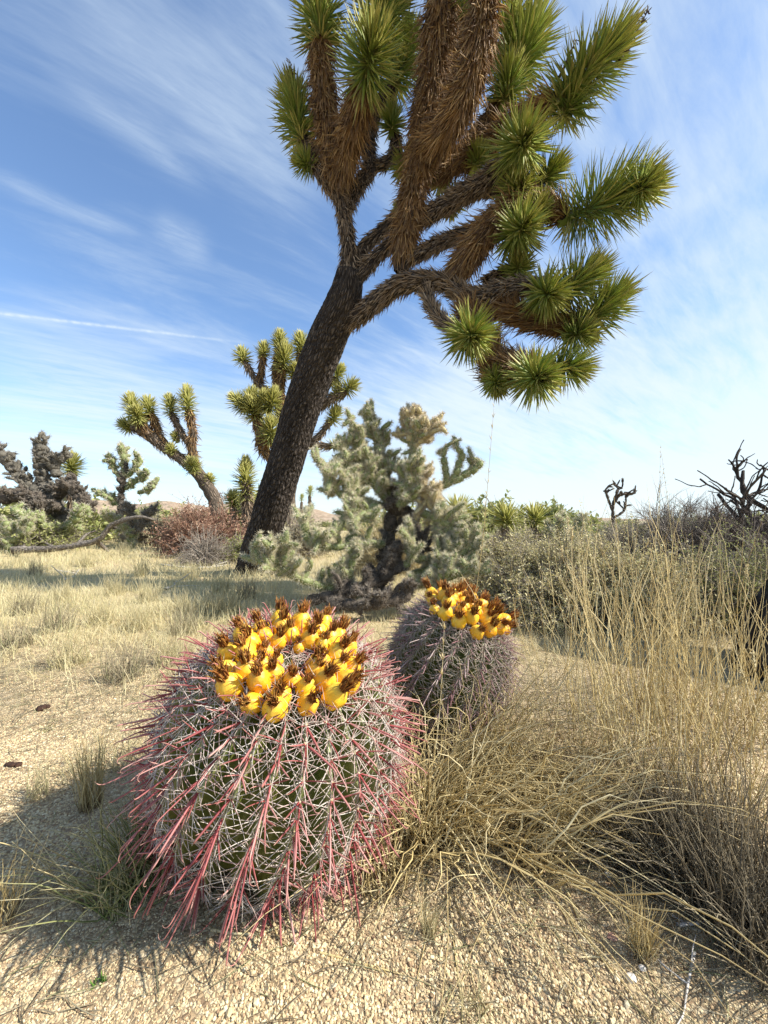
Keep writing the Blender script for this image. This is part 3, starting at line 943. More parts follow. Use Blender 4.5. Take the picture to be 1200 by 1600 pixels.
def barrel_mat():
    m, t = new_mat('barrel_skin')
    o = t.node('ShaderNodeOutputMaterial')
    b = t.node('ShaderNodeBsdfPrincipled')
    crest = t.node('ShaderNodeAttribute', attribute_name='rnd').outputs['Fac']
    hgt = t.node('ShaderNodeAttribute', attribute_name='tt').outputs['Fac']
    co = t.node('ShaderNodeTexCoord').outputs['Object']
    nz = t.noise(co, 45, 5, 0.65)
    nb = t.noise(co, 12, 4, 0.6)
    c = t.mix(t.maprange(nb, 0.35, 0.65), (0.075, 0.10, 0.022), (0.14, 0.15, 0.035))
    c = t.mix(t.maprange(hgt, 0.45, 0.0, 0, 0.75), c, (0.20, 0.16, 0.05))
    cr = t.maprange(crest, 0.62, 1.0)
    c = t.mix(t.math('MULTIPLY', cr, t.maprange(nz, 0.35, 0.6, 0.45, 1.0)), c, (0.34, 0.38, 0.18))
    t.l.new(c, b.inputs['Base Color'])
    b.inputs['Roughness'].default_value = 0.42
    b.inputs['Specular IOR Level'].default_value = 0.4
    bp = t.node('ShaderNodeBump')
    bp.inputs['Strength'].default_value = 0.4
    bp.inputs['Distance'].default_value = 0.003
    t.l.new(nz, bp.inputs['Height'])
    t.l.new(bp.outputs[0], b.inputs['Normal'])
    t.l.new(b.outputs[0], o.inputs[0])
    return m


def fruit_mat():
    m, t = new_mat('yellow_fruit')
    o = t.node('ShaderNodeOutputMaterial')
    b = t.node('ShaderNodeBsdfPrincipled')
    co = t.node('ShaderNodeTexCoord').outputs['Object']
    oi = t.node('ShaderNodeObjectInfo').outputs['Random']
    tt = t.node('ShaderNodeAttribute', attribute_name='tt').outputs['Fac']
    v = t.voronoi(co, 95)
    nz = t.noise(co, 60, 3, 0.5)
    c = t.mix(oi, (0.78, 0.34, 0.008), (0.86, 0.52, 0.02))
    c = t.mix(t.maprange(nz, 0.42, 0.72, 0, 0.6), c, (0.74, 0.58, 0.10))
    nz2 = t.noise(co, 210, 4, 0.7)
    c = t.mix(t.maprange(nz2, 0.60, 0.72, 0, 0.6), c, (0.42, 0.20, 0.03))
    c = t.mix(t.maprange(tt, 0.28, 0.0, 0, 0.6), c, (0.72, 0.62, 0.10))
    c = t.mix(t.maprange(tt, 0.86, 1.0, 0, 0.7), c, (0.50, 0.26, 0.03))
    c = t.mix(t.maprange(v.outputs['Distance'], 0.20, 0.08, 0, 0.55), c, (0.55, 0.30, 0.02))
    t.l.new(c, b.inputs['Base Color'])
    b.inputs['Roughness'].default_value = 0.48
    b.inputs['Subsurface Weight'].default_value = 0.15
    b.inputs['Subsurface Radius'].default_value = (0.02, 0.01, 0.003)
    b.inputs['Subsurface Scale'].default_value = 0.3
    bp = t.node('ShaderNodeBump')
    bp.inputs['Strength'].default_value = 0.45
    bp.inputs['Distance'].default_value = 0.003
    t.l.new(v.outputs['Distance'], bp.inputs['Height'])
    t.l.new(bp.outputs[0], b.inputs['Normal'])
    t.l.new(b.outputs[0], o.inputs[0])
    return m


M_SKIN = barrel_mat()
M_FRUIT = fruit_mat()
M_RED = strand_mat('red_spine', [(0.22, 0.04, 0.045), (0.34, 0.085, 0.085), (0.44, 0.16, 0.15), (0.54, 0.30, 0.26)], tip=(0.66, 0.46, 0.34), rough=0.4, transl=0.15, tipmix=0.7, base=(0.34, 0.06, 0.06), tippow=3)
M_WHITE = strand_mat('pale_spine', [(0.54, 0.40, 0.36), (0.70, 0.62, 0.54), (0.80, 0.76, 0.68), (0.56, 0.28, 0.27)], rough=0.45, transl=0.2, tip=(0.66, 0.56, 0.46))
M_PINK = strand_mat('mauve_spine', [(0.28, 0.13, 0.14), (0.38, 0.22, 0.22), (0.46, 0.32, 0.31), (0.54, 0.44, 0.40)], rough=0.45, transl=0.2)
M_GREYSP = strand_mat('grey_spine', [(0.30, 0.21, 0.18), (0.46, 0.38, 0.31), (0.60, 0.53, 0.42), (0.70, 0.63, 0.50)], rough=0.5, transl=0.2)
M_CROWN = strand_mat('dried_flower', [(0.06, 0.018, 0.007), (0.20, 0.055, 0.014), (0.38, 0.13, 0.025), (0.50, 0.25, 0.05), (0.60, 0.40, 0.12)], tip=(0.36, 0.17, 0.05), rough=0.6, transl=0.3, tipmix=0.5)
M_WOOL = strand_mat('areole_wool', [(0.34, 0.28, 0.16), (0.46, 0.40, 0.26)], rough=0.9)


def fruit_meshes():
    res = []
    for k in range(4):
        rg = np.random.default_rng(400 + k)
        mb = MB()
        n, s = 16, 20
        t = np.linspace(0, 1, n)
        rad = 0.0185 * np.sin(np.pi * np.clip(t * 0.93 + 0.03, 0, 1)) ** 0.62 * (1.0 - 0.10 * t)
        rad[0] = 0.004
        z = t * 0.041
        th = np.arange(s) * 2 * math.pi / s
        rr = rad[:, None] * (1 + 0.05 * np.cos(th * 5 + k + t[:, None] * 4) + 0.035 * np.sin(th * 9 + t[:, None] * 7) * np.sin(t[:, None] * 16 + k) + 0.022 * rg.normal(size=(n, s)))
        V = np.stack([rr * np.cos(th), rr * np.sin(th), np.broadcast_to(z[:, None], rr.shape)], -1).reshape(-1, 3)
        idx = np.arange(n * s).reshape(n, s)
        nx = np.roll(idx, -1, 1)
        Q = np.stack([idx[:-1], nx[:-1], nx[1:], idx[1:]], -1).reshape(-1, 4)
        V = np.vstack([V, [[0, 0, z[-1] - .001]]])
        T = np.stack([idx[-1], nx[-1], np.full(s, n * s)], -1)
        mb.add(V, Q, T, 0, 0.5, np.append(np.repeat(t, s), 1.0))
        f = mb.build('fruit', M_FRUIT)
        cb = MB()
        N = 84
        phi = rg.random(N) * 2 * math.pi
        a = np.abs(rg.normal(0.02, 0.13, N)) * (1.8 if k == 3 else 1)
        r0 = rg.uniform(0.001, 0.0065, N)
        O = np.stack([np.cos(phi) * r0, np.sin(phi) * r0, np.full(N, 0.038)], -1)
        D = nrm(np.stack([np.cos(phi) * np.sin(a), np.sin(phi) * np.sin(a), np.cos(a)], -1))
        bend = np.stack([np.cos(phi), np.sin(phi), np.zeros(N)], -1) * rg.uniform(-.32, .12, (N, 1)) + rg.normal(0, .15, (N, 3))
        L = rg.uniform(.010, .027, N) * [1, .8, 1.15, .7][k]
        P = quad_strand(O, D, L, bend, 5)
        cb.strands(P, np.array([[.0011, .0018, .0021, .0014, .0003]]) * rg.uniform(.6, 1.25, (N, 1)), 3, 0.35, rnd=rg.random(N))
        c = cb.build('dried_flower', M_CROWN)
        res.append((f.data, c.data))
        bpy.data.objects.remove(f)
        bpy.data.objects.remove(c)
    return res


FR = fruit_meshes()


def barrel(name, label, base, axis, Rm, Ht, ribs, rings, seed, prof, areoles=19, long=0.085, redm=M_RED, whitem=M_WHITE, nrad=11, ncent=4, fsc=1.0, only=None, hookside=None, thick=1.0):
    rg = np.random.default_rng(seed)
    root = thing(name, label, 'barrel cactus', base)
    ax = np.array(axis, float)
    ax /= np.linalg.norm(ax)
    u = np.cross([0, 1.0, 0], ax)
    u /= np.linalg.norm(u)
    v = np.cross(ax, u)
    Pz = np.array([p[1] for p in prof]) * Ht
    Pr = np.array([p[0] for p in prof]) * Rm
    C2, _ = curve([(r, z, 0) for r, z in zip(Pr, Pz)], [0] * len(prof), 0.004)
    pr, pz = np.maximum(C2[:, 0], 0.0), C2[:, 1]
    arc = np.concatenate([[0], np.cumsum(np.hypot(np.diff(pr), np.diff(pz)))])
    M = len(pr)
    nt = ribs * 10
    th = np.arange(nt) * 2 * math.pi / nt
    tw = 0.5 * arc / arc[-1]

    def crest(thv, k):
        ph = (thv - tw[k]) * ribs / 2
        return (1 - np.abs(np.sin(ph))) ** 0.85

    amp = 0.036 * np.clip(pr / (Rm * .6), 0, 1) * (Rm / .21)
    # outward normal of the profile
    dr, dz = np.gradient(pr), np.gradient(pz)
    nl = np.hypot(dr, dz) + 1e-9
    nr_, nz_ = dz / nl, -dr / nl
    K = np.arange(M)
    cr = crest(th[None, :], K[:, None])
    und = 0.35 * (np.sin(arc[:, None] / 0.024 * 2 * math.pi) * 0.004) * cr
    off = amp[:, None] * (cr - 0.55) + und
    r = pr[:, None] + off * nr_[:, None]
    z = pz[:, None] + off * nz_[:, None]
    base = np.array(base, float)

    def world(r, z, t):
        return base + u * (r * np.cos(t))[..., None] + v * (r * np.sin(t))[..., None] + ax * z[..., None]

    T2 = np.broadcast_to(th, r.shape)
    V = world(r, z, T2).reshape(-1, 3)
    idx = np.arange(M * nt).reshape(M, nt)
    nx = np.roll(idx, -1, 1)
    Q = np.stack([idx[:-1], nx[:-1], nx[1:], idx[1:]], -1).reshape(-1, 4)
    mb = MB()
    mb.add(V, Q, None, 0, cr.ravel(), np.repeat(pz / Ht, nt))
    # areoles
    A_p, A_n, A_t, A_s, A_h = [], [], [], [], []
    gap = 0.0235 * (Rm / .21)
    for i in range(ribs):
        s = 0.02 + rg.random() * gap
        while s < arc[-1] * 0.97:
            k = int(np.searchsorted(arc, s))
            k = min(max(k, 1), M - 2)
            if pr[k] > Rm * 0.10 and not (pr[k] < Rm * .35 and i % 2):
                t = i * 2 * math.pi / ribs + tw[k]
                rr = pr[k] + amp[k] * 0.43 * nr_[k]
                zz = pz[k] + amp[k] * 0.43 * nz_[k]
                p = world(np.array(rr), np.array(zz), np.array(t))
                e = u * math.cos(t) + v * math.sin(t)
                A_p.append(p)
                A_n.append(e * nr_[k] + ax * nz_[k])
                A_t.append(e * (dr[k] / nl[k]) + ax * (dz[k] / nl[k]))
                A_h.append(pz[k] / Ht)
            s += gap * rg.uniform(.85, 1.15)
    Pn = np.array(A_p)
    Nn = nrm(np.array(A_n))
    Tn = nrm(np.array(A_t))
    Sn = np.cross(Nn, Tn)
    hh = np.array(A_h)
    na = len(Pn)
    # wool pads
    rocks(mb, Pn, np.full(na, 0.0042 * Rm / .21), rg, 1.0, 1)
    mb.build('body', [M_SKIN, M_WOOL], root)
    # radial pale spines
    wb = MB()
    N = na * nrad
    ii = np.repeat(np.arange(na), nrad)
    ph = np.tile(np.arange(nrad) * 2 * math.pi / nrad, na) + rg.normal(0, .13, N)
    lift = rg.uniform(.18, .50, N)
    D = nrm((Tn[ii] * np.sin(ph)[:, None] + Sn[ii] * np.cos(ph)[:, None]) + Nn[ii] * lift[:, None])
    L = rg.uniform(.024, .056, N) * (Rm / .21) * 1.1 * np.interp(hh[ii], [0, .3, .6, 1], [.55, .75, 1.05, 1.0]) * (rg.random(N) < np.interp(hh[ii], [0, .35, .65], [.5, .75, 1.0]))
    bend = rg.normal(0, .09, (N, 3)) + Nn[ii] * rg.uniform(-.25, .15, (N, 1))
    P = quad_strand(Pn[ii], D, L, bend, 5)
    wb.strands(P, np.array([[.0008, .00075, .00065, .0005, .0002]]) * thick, 3, 1.0, rnd=rg.random(N))
    wb.build('radial_spines', whitem, root)
    # central red spines, hooked
    cb = MB()
    for j in range(ncent):
        keep = rg.random(na) < (1.0 if j == 0 else 0.75) * np.interp(hh, [0, .12, .3], [.25, .5, 1])
        P0, N0, T0, S0, h0 = Pn[keep], Nn[keep], Tn[keep], Sn[keep], hh[keep]
        k = len(P0)
        if j == 0:
            ph = np.full(k, -math.pi / 2) + rg.normal(0, .28, k)
            ln = long * rg.uniform(.62, 1.15, k) * np.interp(h0, [0, .25, .5, .9, 1.0], [.5, .72, 1.0, .8, .5])
            out_ = rg.uniform(1.1, 2.2, k)
            hook = 1.0
            wd = 0.0017
        else:
            ph = np.array([math.pi / 2, 0.2, math.pi - .2, -math.pi / 2])[j % 4] + rg.normal(0, .25, k)
            ln = long * rg.uniform(.35, .70, k) * np.interp(h0, [0, .9, 1.0], [1, .9, .6])
            out_ = rg.uniform(.7, 2.0, k)
            hook = 0.15
            wd = 0.0013
        lat = T0 * np.sin(ph)[:, None] + S0 * np.cos(ph)[:, None]
        D = nrm(N0 * out_[:, None] + lat)
        S = 15
        segf = np.array([.1] * 8 + [.034] * 6)
        s = np.concatenate([[0], np.cumsum(segf)])
        turn = np.concatenate([0.22 * s[:9], 0.22 * s[8] + hook * np.linspace(.35, 2.5, 6)])
        tv = nrm(T0 * rg.uniform(-1.0, 0.6, (k, 1)) + lat * 0.3 + rg.normal(0, .3, (k, 3)))
        tv = nrm(tv - (tv * D).sum(-1, keepdims=True) * D)
        am = rg.uniform(.6, 1.2, k)[:, None] * turn[None]
        dirs = D[:, None] * np.cos(am)[..., None] + tv[:, None] * np.sin(am)[..., None]
        seg = ln[:, None] * segf[None]
        P = P0[:, None] + np.concatenate([np.zeros((k, 1, 3)), np.cumsum(dirs[:, :-1] * seg[:, :, None], axis=1)], axis=1)
        prof_r = np.interp(s, [0, .1, .6, .85, 1], [1.0, 1.05, .95, .75, .2]) * wd * thick * (Rm / .21)
        cb.strands(P, prof_r[None] * rg.uniform(.8, 1.25, (k, 1)), 4, 0.65, rnd=rg.random(k), ref=np.cross(D, tv))
    cb.build('hooked_spines', redm, root)
    # fruits
    q = 0
    for (rad, n, tilt, jit, sc, ph0) in rings:
        for i in range(n):
            t = ph0 + i * 2 * math.pi / n + rg.normal(0, jit * .8 / n * 2)
            r0 = rad * rg.uniform(.95, 1.05)
            kk = M // 2 + int(np.argmin(np.abs(pr[M // 2:] - r0)))
            p = world(np.array(pr[kk]), np.array(pz[kk] - .002), np.array(t))
            if only is not None and not only(p - base, t):
                continue
            e = u * math.cos(t) + v * math.sin(t)
            d = ax * math.cos(tilt) + e * math.sin(tilt) + rg.normal(0, .10, 3) * (1 + jit)
            d /= np.linalg.norm(d)
            dd = Vector(d)
            rot = dd.to_track_quat('Z', 'X') @ Quaternion((0, 0, 1), rg.random() * 6.28)
            fd, cd = FR[q % 4]
            q += 1
            f = bpy.data.objects.new('fruit', fd)
            f.parent = root
            f.location = Vector(p - base)
            f.rotation_mode = 'QUATERNION'
            f.rotation_quaternion = rot
            s_ = sc * fsc * rg.uniform(.82, 1.10)
            f.scale = (s_ * rg.uniform(.94, 1.08), s_, s_ * rg.uniform(.9, 1.15))
            COL.objects.link(f)
            c = bpy.data.objects.new('dried_flower', cd)
            c.parent = f
            COL.objects.link(c)
    return root


PROF = [(0.60, -0.06), (0.72, 0.06), (0.90, 0.22), (1.0, 0.45), (0.97, 0.64), (0.86, 0.80), (0.66, 0.915), (0.45, 0.985), (0.22, 0.995), (0.0, 0.97)]
c1 = np.array([-0.226, 0.82, 0.0])
barrel('barrel_cactus', 'large red-spined barrel cactus with a full ring of yellow fruits, in the centre front', c1, (0.185, -0.40, 1), 0.200, 0.385, 25,
       [(0.096, 16, 0.52, 0.25, 1.08, 0.1), (0.073, 14, 0.26, 0.28, 1.05, 0.30), (0.050, 10, 0.10, 0.3, 0.98, 0.0), (0.030, 4, 0.05, 0.5, 0.7, 0.0)], 11, PROF, long=0.090, nrad=12, thick=0.95)
c2 = np.array([0.120, 1.14, 0.0])
barrel('barrel_cactus', 'smaller mauve-spined barrel cactus half hidden behind the big one, leaning right under its yellow fruits', c2, (0.33, -0.16, 1), 0.152, 0.375, 23,
       [(0.092, 15, 0.62, 0.25, 1.12, 0.15), (0.069, 13, 0.36, 0.3, 1.1, 0.3), (0.046, 9, 0.15, 0.3, 1.0, 0), (0.022, 4, 0.05, 0.4, 1.0, 0)], 12, PROF, long=0.062, redm=M_PINK, whitem=M_GREYSP, nrad=15, ncent=4)

# ------------------------------------------------------------------ chollas
M_CH_BODY = flesh_mat('cholla_skin', [(0.10, 0.13, 0.045), (0.19, 0.22, 0.085), (0.30, 0.31, 0.14)], 30)
M_CH_SP = strand_mat('cholla_spine', [(0.62, 0.56, 0.38), (0.78, 0.73, 0.54), (0.88, 0.85, 0.70)], rough=0.5, transl=0.4)
M_CH_DARK = flesh_mat('cholla_dead', [(0.03, 0.024, 0.02), (0.08, 0.065, 0.05), (0.16, 0.13, 0.10)], 25, 0.9, 0.8)
M_CH_DSP = strand_mat('cholla_dead_spine', [(0.12, 0.10, 0.08), (0.24, 0.20, 0.16), (0.40, 0.36, 0.30)], rough=0.8, transl=0.1)
M_CH_CREAM = strand_mat('cholla_cream_spine', [(0.66, 0.55, 0.38), (0.80, 0.71, 0.53), (0.86, 0.80, 0.66)], rough=0.5, transl=0.4)
M_CH_CRB = flesh_mat('cholla_fruit', [(0.36, 0.32, 0.16), (0.50, 0.42, 0.22)], 40)
M_CH_BACKLITB = flesh_mat('cholla_backlit_tone', [(0.05, 0.045, 0.035), (0.11, 0.10, 0.08), (0.20, 0.18, 0.14)], 20, 0.9, 0.6)  # backlit look painted in: skin greyed and darkened as if against the light
M_CH_BACKLITS = strand_mat('cholla_backlit_tone_spine', [(0.12, 0.105, 0.09), (0.28, 0.25, 0.21), (0.50, 0.46, 0.38)], rough=0.7, transl=0.2)  # paler silver range paints the bright rim of a backlit plant


def joints_mesh(mb, A, Bp, R, ns, sl, rg, mats=(0, 1), sw=0.0007, sides=8):
    """capsule shaped cactus joints from A to B with spines"""
    A, Bp, R = np.array(A), np.array(Bp), np.array(R)
    N = len(A)
    D = Bp - A
    L = np.linalg.norm(D, axis=1)
    D = nrm(D)
    s = np.array([0.0, 0.08, 0.25, 0.5, 0.75, 0.92, 1.0])
    prof = np.array([.55, .85, 1.0, 1.04, .98, .70, .12])
    P = A[:, None] + D[:, None] * (L[:, None] * s[None])[..., None]
    wob = rg.normal(0, .04, (N, 3))
    P = P + wob[:, None] * (L[:, None] * np.sin(np.pi * s)[None])[..., None]
    mb.strands(P, prof[None] * R[:, None], sides, 1.0, mats[0], rnd=rg.random(N))
    if ns:
        n = (ns * L / np.mean(L)).astype(int) + 4
        ii = np.repeat(np.arange(N), n)
        k = len(ii)
        ss = rg.random(k)
        ss = np.where(rg.random(k) < .12, 1.0, ss)
        up = nrm(np.cross(D, rg.normal(size=(N, 3))))
        vv = np.cross(D, up)
        ph = rg.random(k) * 2 * math.pi
        rad = up[ii] * np.cos(ph)[:, None] + vv[ii] * np.sin(ph)[:, None]
        O = A[ii] + D[ii] * (L[ii] * ss)[:, None] + rad * (R[ii] * 0.9 * np.where(ss > .93, .3, 1))[:, None]
        dd = nrm(rad + D[ii] * (0.25 + 1.2 * (ss > .9))[:, None] + rg.normal(0, .45, (k, 3)))
        Ls = sl * rg.uniform(.45, 1.2, k)
        Pp = quad_strand(O, dd, Ls, None, 2)
        mb.strands(Pp, np.array([[1.0, .25]]) * sw, 3, 1.0, mats[1], rnd=rg.random(k))


def cholla(name, label, base, limbs, seed, ns=90, sl=0.028, jl=0.10, jr=0.020, levels=2, per=5, sw=0.0008, mats=None, group=None, updir=(0, 0, 1), spread=1.0, trunkm=None):
    """limbs: (kind, [(px,py,Y)], wpx, density, matkey)"""
    rg = np.random.default_rng(seed)
    root = thing(name, label, 'cholla cactus', base, group)
    PAL = {'live': [M_CH_BODY, M_CH_SP], 'dark': [M_CH_DARK, M_CH_DSP], 'cream': [M_CH_CRB, M_CH_CREAM], 'grey': [M_CH_BACKLITB, M_CH_BACKLITS]}
    up = np.array(updir, float)
    for (kind, pts, wpx, dens, key) in limbs:
        P = np.array([W(*p) for p in pts])
        if kind == 'trunk':
            P[0] = np.array(base) - [0, 0, .04]
        C, R = curve(P, [wpx / 2 * p[2] / FPX * 0.8 for p in pts], jl * 0.8)
        A, B, RR = [], [], []
        for a, b, r in zip(C[:-1], C[1:], R):
            A.append(a)
            B.append(b + (b - a) * .12)
            RR.append(r)
        # side joints
        front = []
        tot = np.linalg.norm(np.diff(C, axis=0), axis=1).sum()
        nch = int(dens * per * tot / jl * 0.35 + 0.5)
        for _ in range(nch):
            f = rg.uniform(0.15, 1.0) * (len(C) - 1.001)
            i = int(f)
            front.append((C[i] + (C[i + 1] - C[i]) * (f - i), nrm(C[i + 1] - C[i]), 0))
        front.append((C[-1], nrm(C[-1] - C[-2]), 0))
        while front:
            p, d, lv = front.pop()
            dn = nrm(d * 0.5 + rg.normal(0, .75 * spread, 3) + up * 0.55)
            l = jl * rg.uniform(.55, 1.15)
            r = jr * rg.uniform(.75, 1.12)
            e = p + dn * l
            if e[2] < gh(e[0], e[1]) + r:
                e[2] = float(gh(e[0], e[1])) + r
            A.append(p)
            B.append(e)
            RR.append(r)
            if lv < levels - 1:
                for _ in range(rg.integers(1, 4)):
                    front.append((p + dn * l * rg.uniform(.6, 1.0), dn, lv + 1))
        mb = MB()
        joints_mesh(mb, A, B, RR, ns, sl, rg, sw=sw)
        mb.build(kind, PAL[key], root)
    return root


cb_ = GY(590, 2.85)
Yc = 2.85
cholla('cholla_cactus', 'large pale spiny cholla with cream tips standing behind the two barrel cacti', cb_, [
    ('trunk', [(590, 940, Yc), (600, 880, Yc), (608, 830, Yc), (612, 780, Yc)], 26, 0.35, 'dark'),
    ('branch', [(612, 800, Yc), (640, 800, 2.8), (650, 830, 2.75), (655, 870, 2.7)], 22, 0.35, 'dark'),
    ('branch', [(610, 790, Yc), (585, 755, 2.8), (562, 715, 2.8), (550, 670, 2.8)], 15, 1.3, 'live'),
    ('branch', [(612, 780, Yc), (600, 730, 2.9), (590, 690, 2.95), (575, 655, 2.95)], 15, 1.3, 'live'),
    ('branch', [(615, 780, Yc), (640, 730, 2.85), (648, 690, 2.85), (640, 665, 2.85)], 15, 0.8, 'live'),
    ('branch', [(640, 690, 2.85), (642, 670, 2.85), (640, 658, 2.85)], 15, 1.8, 'cream'),
    ('branch', [(645, 700, 2.85), (660, 685, 2.82), (672, 675, 2.8)], 13, 1.4, 'cream'),
    ('branch', [(600, 790, Yc), (560, 780, 2.7), (528, 770, 2.65), (510, 735, 2.65)], 15, 1.2, 'live'),
    ('branch', [(560, 775, 2.75), (545, 740, 2.75), (538, 705, 2.75)], 14, 0.9, 'live'),
    ('branch', [(640, 775, 2.8), (672, 768, 2.8), (706, 752, 2.8), (735, 738, 2.8), (752, 722, 2.8)], 15, 0.10, 'live'),
    ('branch', [(698, 756, 2.8), (697, 738, 2.8), (692, 715, 2.8)], 13, 0.05, 'live'),
    ('branch', [(706, 752, 2.8), (716, 732, 2.8), (722, 708, 2.8)], 14, 0.05, 'live'),
    ('branch', [(650, 740, 2.75), (662, 765, 2.7), (678, 795, 2.65)], 16, 1.6, 'cream'),
    ('branch', [(620, 790, 2.75), (650, 770, 2.65), (640, 740, 2.65)], 15, 1.4, 'live'),
    ('branch', [(600, 850, 2.75), (560, 850, 2.6), (520, 855, 2.5), (492, 850, 2.45)], 16, 0.35, 'live'),
    ('branch', [(505, 853, 2.5), (482, 845, 2.45), (477, 815, 2.45)], 16, 0.2, 'live'),
    ('branch', [(575, 940, 2.55), (530, 925, 2.5), (470, 905, 2.4), (430, 885, 2.35), (404, 876, 2.3)], 15, 0.5, 'live'),
    ('branch', [(470, 905, 2.4), (445, 885, 2.35), (446, 868, 2.35)], 13, 0.5, 'live'),
    ('branch', [(640, 900, 2.75), (680, 885, 2.6), (715, 868, 2.55), (742, 850, 2.55)], 16, 0.8, 'live'),
    ('branch', [(650, 915, 2.6), (690, 905, 2.45), (735, 890, 2.4)], 16, 0.9, 'live'),
    ('branch', [(630, 890, 2.6), (645, 865, 2.55), (640, 838, 2.55)], 16, 0.7, 'live'),
    ('branch', [(680, 885, 2.6), (700, 850, 2.65), (703, 822, 2.65)], 16, 0.7, 'live'),
    ('branch', [(560, 930, 2.6), (545, 905, 2.5), (552, 870, 2.5)], 15, 0.5, 'live'),
    ('branch', [(480, 938, 2.4), (540, 928, 2.45), (590, 905, 2.55), (628, 880, 2.6)], 22, 0.5, 'dark'),
    ('branch', [(510, 945, 2.3), (580, 945, 2.3), (640, 930, 2.4)], 24, 0.4, 'dark'),
    ('branch', [(590, 790, 2.7), (570, 800, 2.6), (548, 820, 2.5)], 16, 0.8, 'live'),
    ('branch', [(655, 800, 2.7), (690, 812, 2.6), (712, 830, 2.6)], 16, 1.0, 'live'),
], 31, ns=190, sl=0.024, jl=0.10, jr=0.0175, levels=2, per=12, sw=0.0012)

lb = GY(95, 8.0)
Yl = 8.0
cholla('cholla_cactus', 'big dark grey cholla with drooping mass of joints at far left', lb, [
    ('trunk', [(98, 862, Yl), (98, 840, Yl), (95, 805, Yl), (85, 770, Yl)], 22, 0.8, 'grey'),
    ('branch', [(90, 790, Yl), (65, 745, Yl), (62, 715, Yl), (68, 695, Yl)], 22, 2.2, 'grey'),
    ('branch', [(85, 780, Yl), (40, 755, 7.9), (15, 725, 7.9), (-10, 700, 7.9)], 20, 1.6, 'grey'),
    ('branch', [(90, 775, Yl), (110, 755, 7.8), (120, 775, 7.8), (135, 795, 7.7)], 22, 2.4, 'dark'),
    ('branch', [(95, 790, 7.8), (70, 795, 7.6), (40, 775, 7.6), (5, 780, 7.6)], 22, 2.2, 'dark'),
    ('branch', [(90, 745, Yl), (85, 725, Yl), (100, 712, Yl)], 18, 1.5, 'grey'),
    ('branch', [(95, 825, 7.8), (60, 820, 7.4), (40, 810, 7.2), (20, 795, 7.2)], 14, 0.9, 'live'),
    ('branch', [(100, 835, 7.8), (115, 815, 7.4), (125, 800, 7.4)], 14, 0.9, 'live'),
], 32, ns=22, sl=0.05, jl=0.16, jr=0.034, levels=2, per=8, sw=0.004)
cholla('cholla_cactus', 'low pale cream cholla at the left edge in front of the grey one', GY(20, 7.0), [
    ('trunk', [(18, 866, 7), (15, 840, 7), (10, 815, 7)], 14, 1.2, 'live'),
    ('branch', [(18, 845, 7), (40, 830, 7), (48, 815, 7)], 12, 1.0, 'live'),
    ('branch', [(15, 845, 7), (-10, 830, 7), (-20, 810, 7)], 12, 1.0, 'live')], 33, ns=60, sl=0.05, jl=0.12, jr=0.03, levels=2, per=6, sw=0.0026)
cholla('cholla_cactus', 'knobbly yellow-green tree cholla with dark trunk, left of the slanting joshua tree', GY(190, 11.0), [
    ('trunk', [(187, 830, 11), (188, 790, 11), (192, 755, 11), (196, 730, 11)], 11, 0.6, 'dark'),
    ('branch', [(194, 745, 11), (193, 720, 11), (192, 700, 11)], 12, 1.6, 'live'),
    ('branch', [(192, 750, 11), (178, 732, 11), (172, 715, 11)], 10, 1.6, 'live'),
    ('branch', [(196, 745, 11), (214, 730, 11), (214, 715, 11)], 10, 1.4, 'live'),
    ('branch', [(196, 765, 11), (215, 750, 11), (232, 738, 11)], 8, 1.5, 'live'),
    ('branch', [(215, 770, 11), (235, 765, 11), (240, 755, 11)], 8, 1.6, 'live'),
    ('branch', [(188, 790, 11), (165, 775, 11), (150, 768, 11)], 9, 1.7, 'live')], 34, ns=30, sl=0.09, jl=0.20, jr=0.06, levels=1, per=8, sw=0.006)
cholla('cholla_cactus', 'sprawling pale cholla between the red-brown shrub and the tree cholla', GY(205, 8.2), [
    ('trunk', [(205, 856, 8.2), (205, 840, 8.2), (205, 825, 8.2)], 12, 1.0, 'live'),
    ('branch', [(205, 835, 8.2), (180, 815, 8.2), (165, 805, 8.2)], 10, 1.5, 'live'),
    ('branch', [(205, 835, 8.2), (225, 812, 8.2), (240, 800, 8.2)], 10, 1.5, 'grey'),
    ('branch', [(205, 830, 8.2), (205, 805, 8.2), (200, 795, 8.2)], 10, 1.5, 'grey')], 35, ns=50, sl=0.06, jl=0.12, jr=0.03, levels=2, per=6, sw=0.003)
cholla('cholla_cactus', 'cholla with pale-edged upright joints behind the round grey shrub', GY(888, 5.0), [
    ('trunk', [(888, 880, 5), (886, 860, 5), (884, 845, 5)], 15, 0.6, 'live'),
    ('branch', [(886, 860, 5), (865, 840, 5), (855, 825, 5)], 12, 0.8, 'live'),
    ('branch', [(886, 855, 5), (900, 830, 5), (912, 815, 5)], 12, 0.8, 'live'),
    ('branch', [(884, 855, 5), (880, 835, 5), (882, 820, 5)], 12, 0.8, 'live'),
    ('branch', [(886, 865, 5), (925, 850, 5), (945, 835, 5)], 12, 0.8, 'live')], 36, ns=120, sl=0.04, jl=0.11, jr=0.024, levels=2, per=3, sw=0.0018)
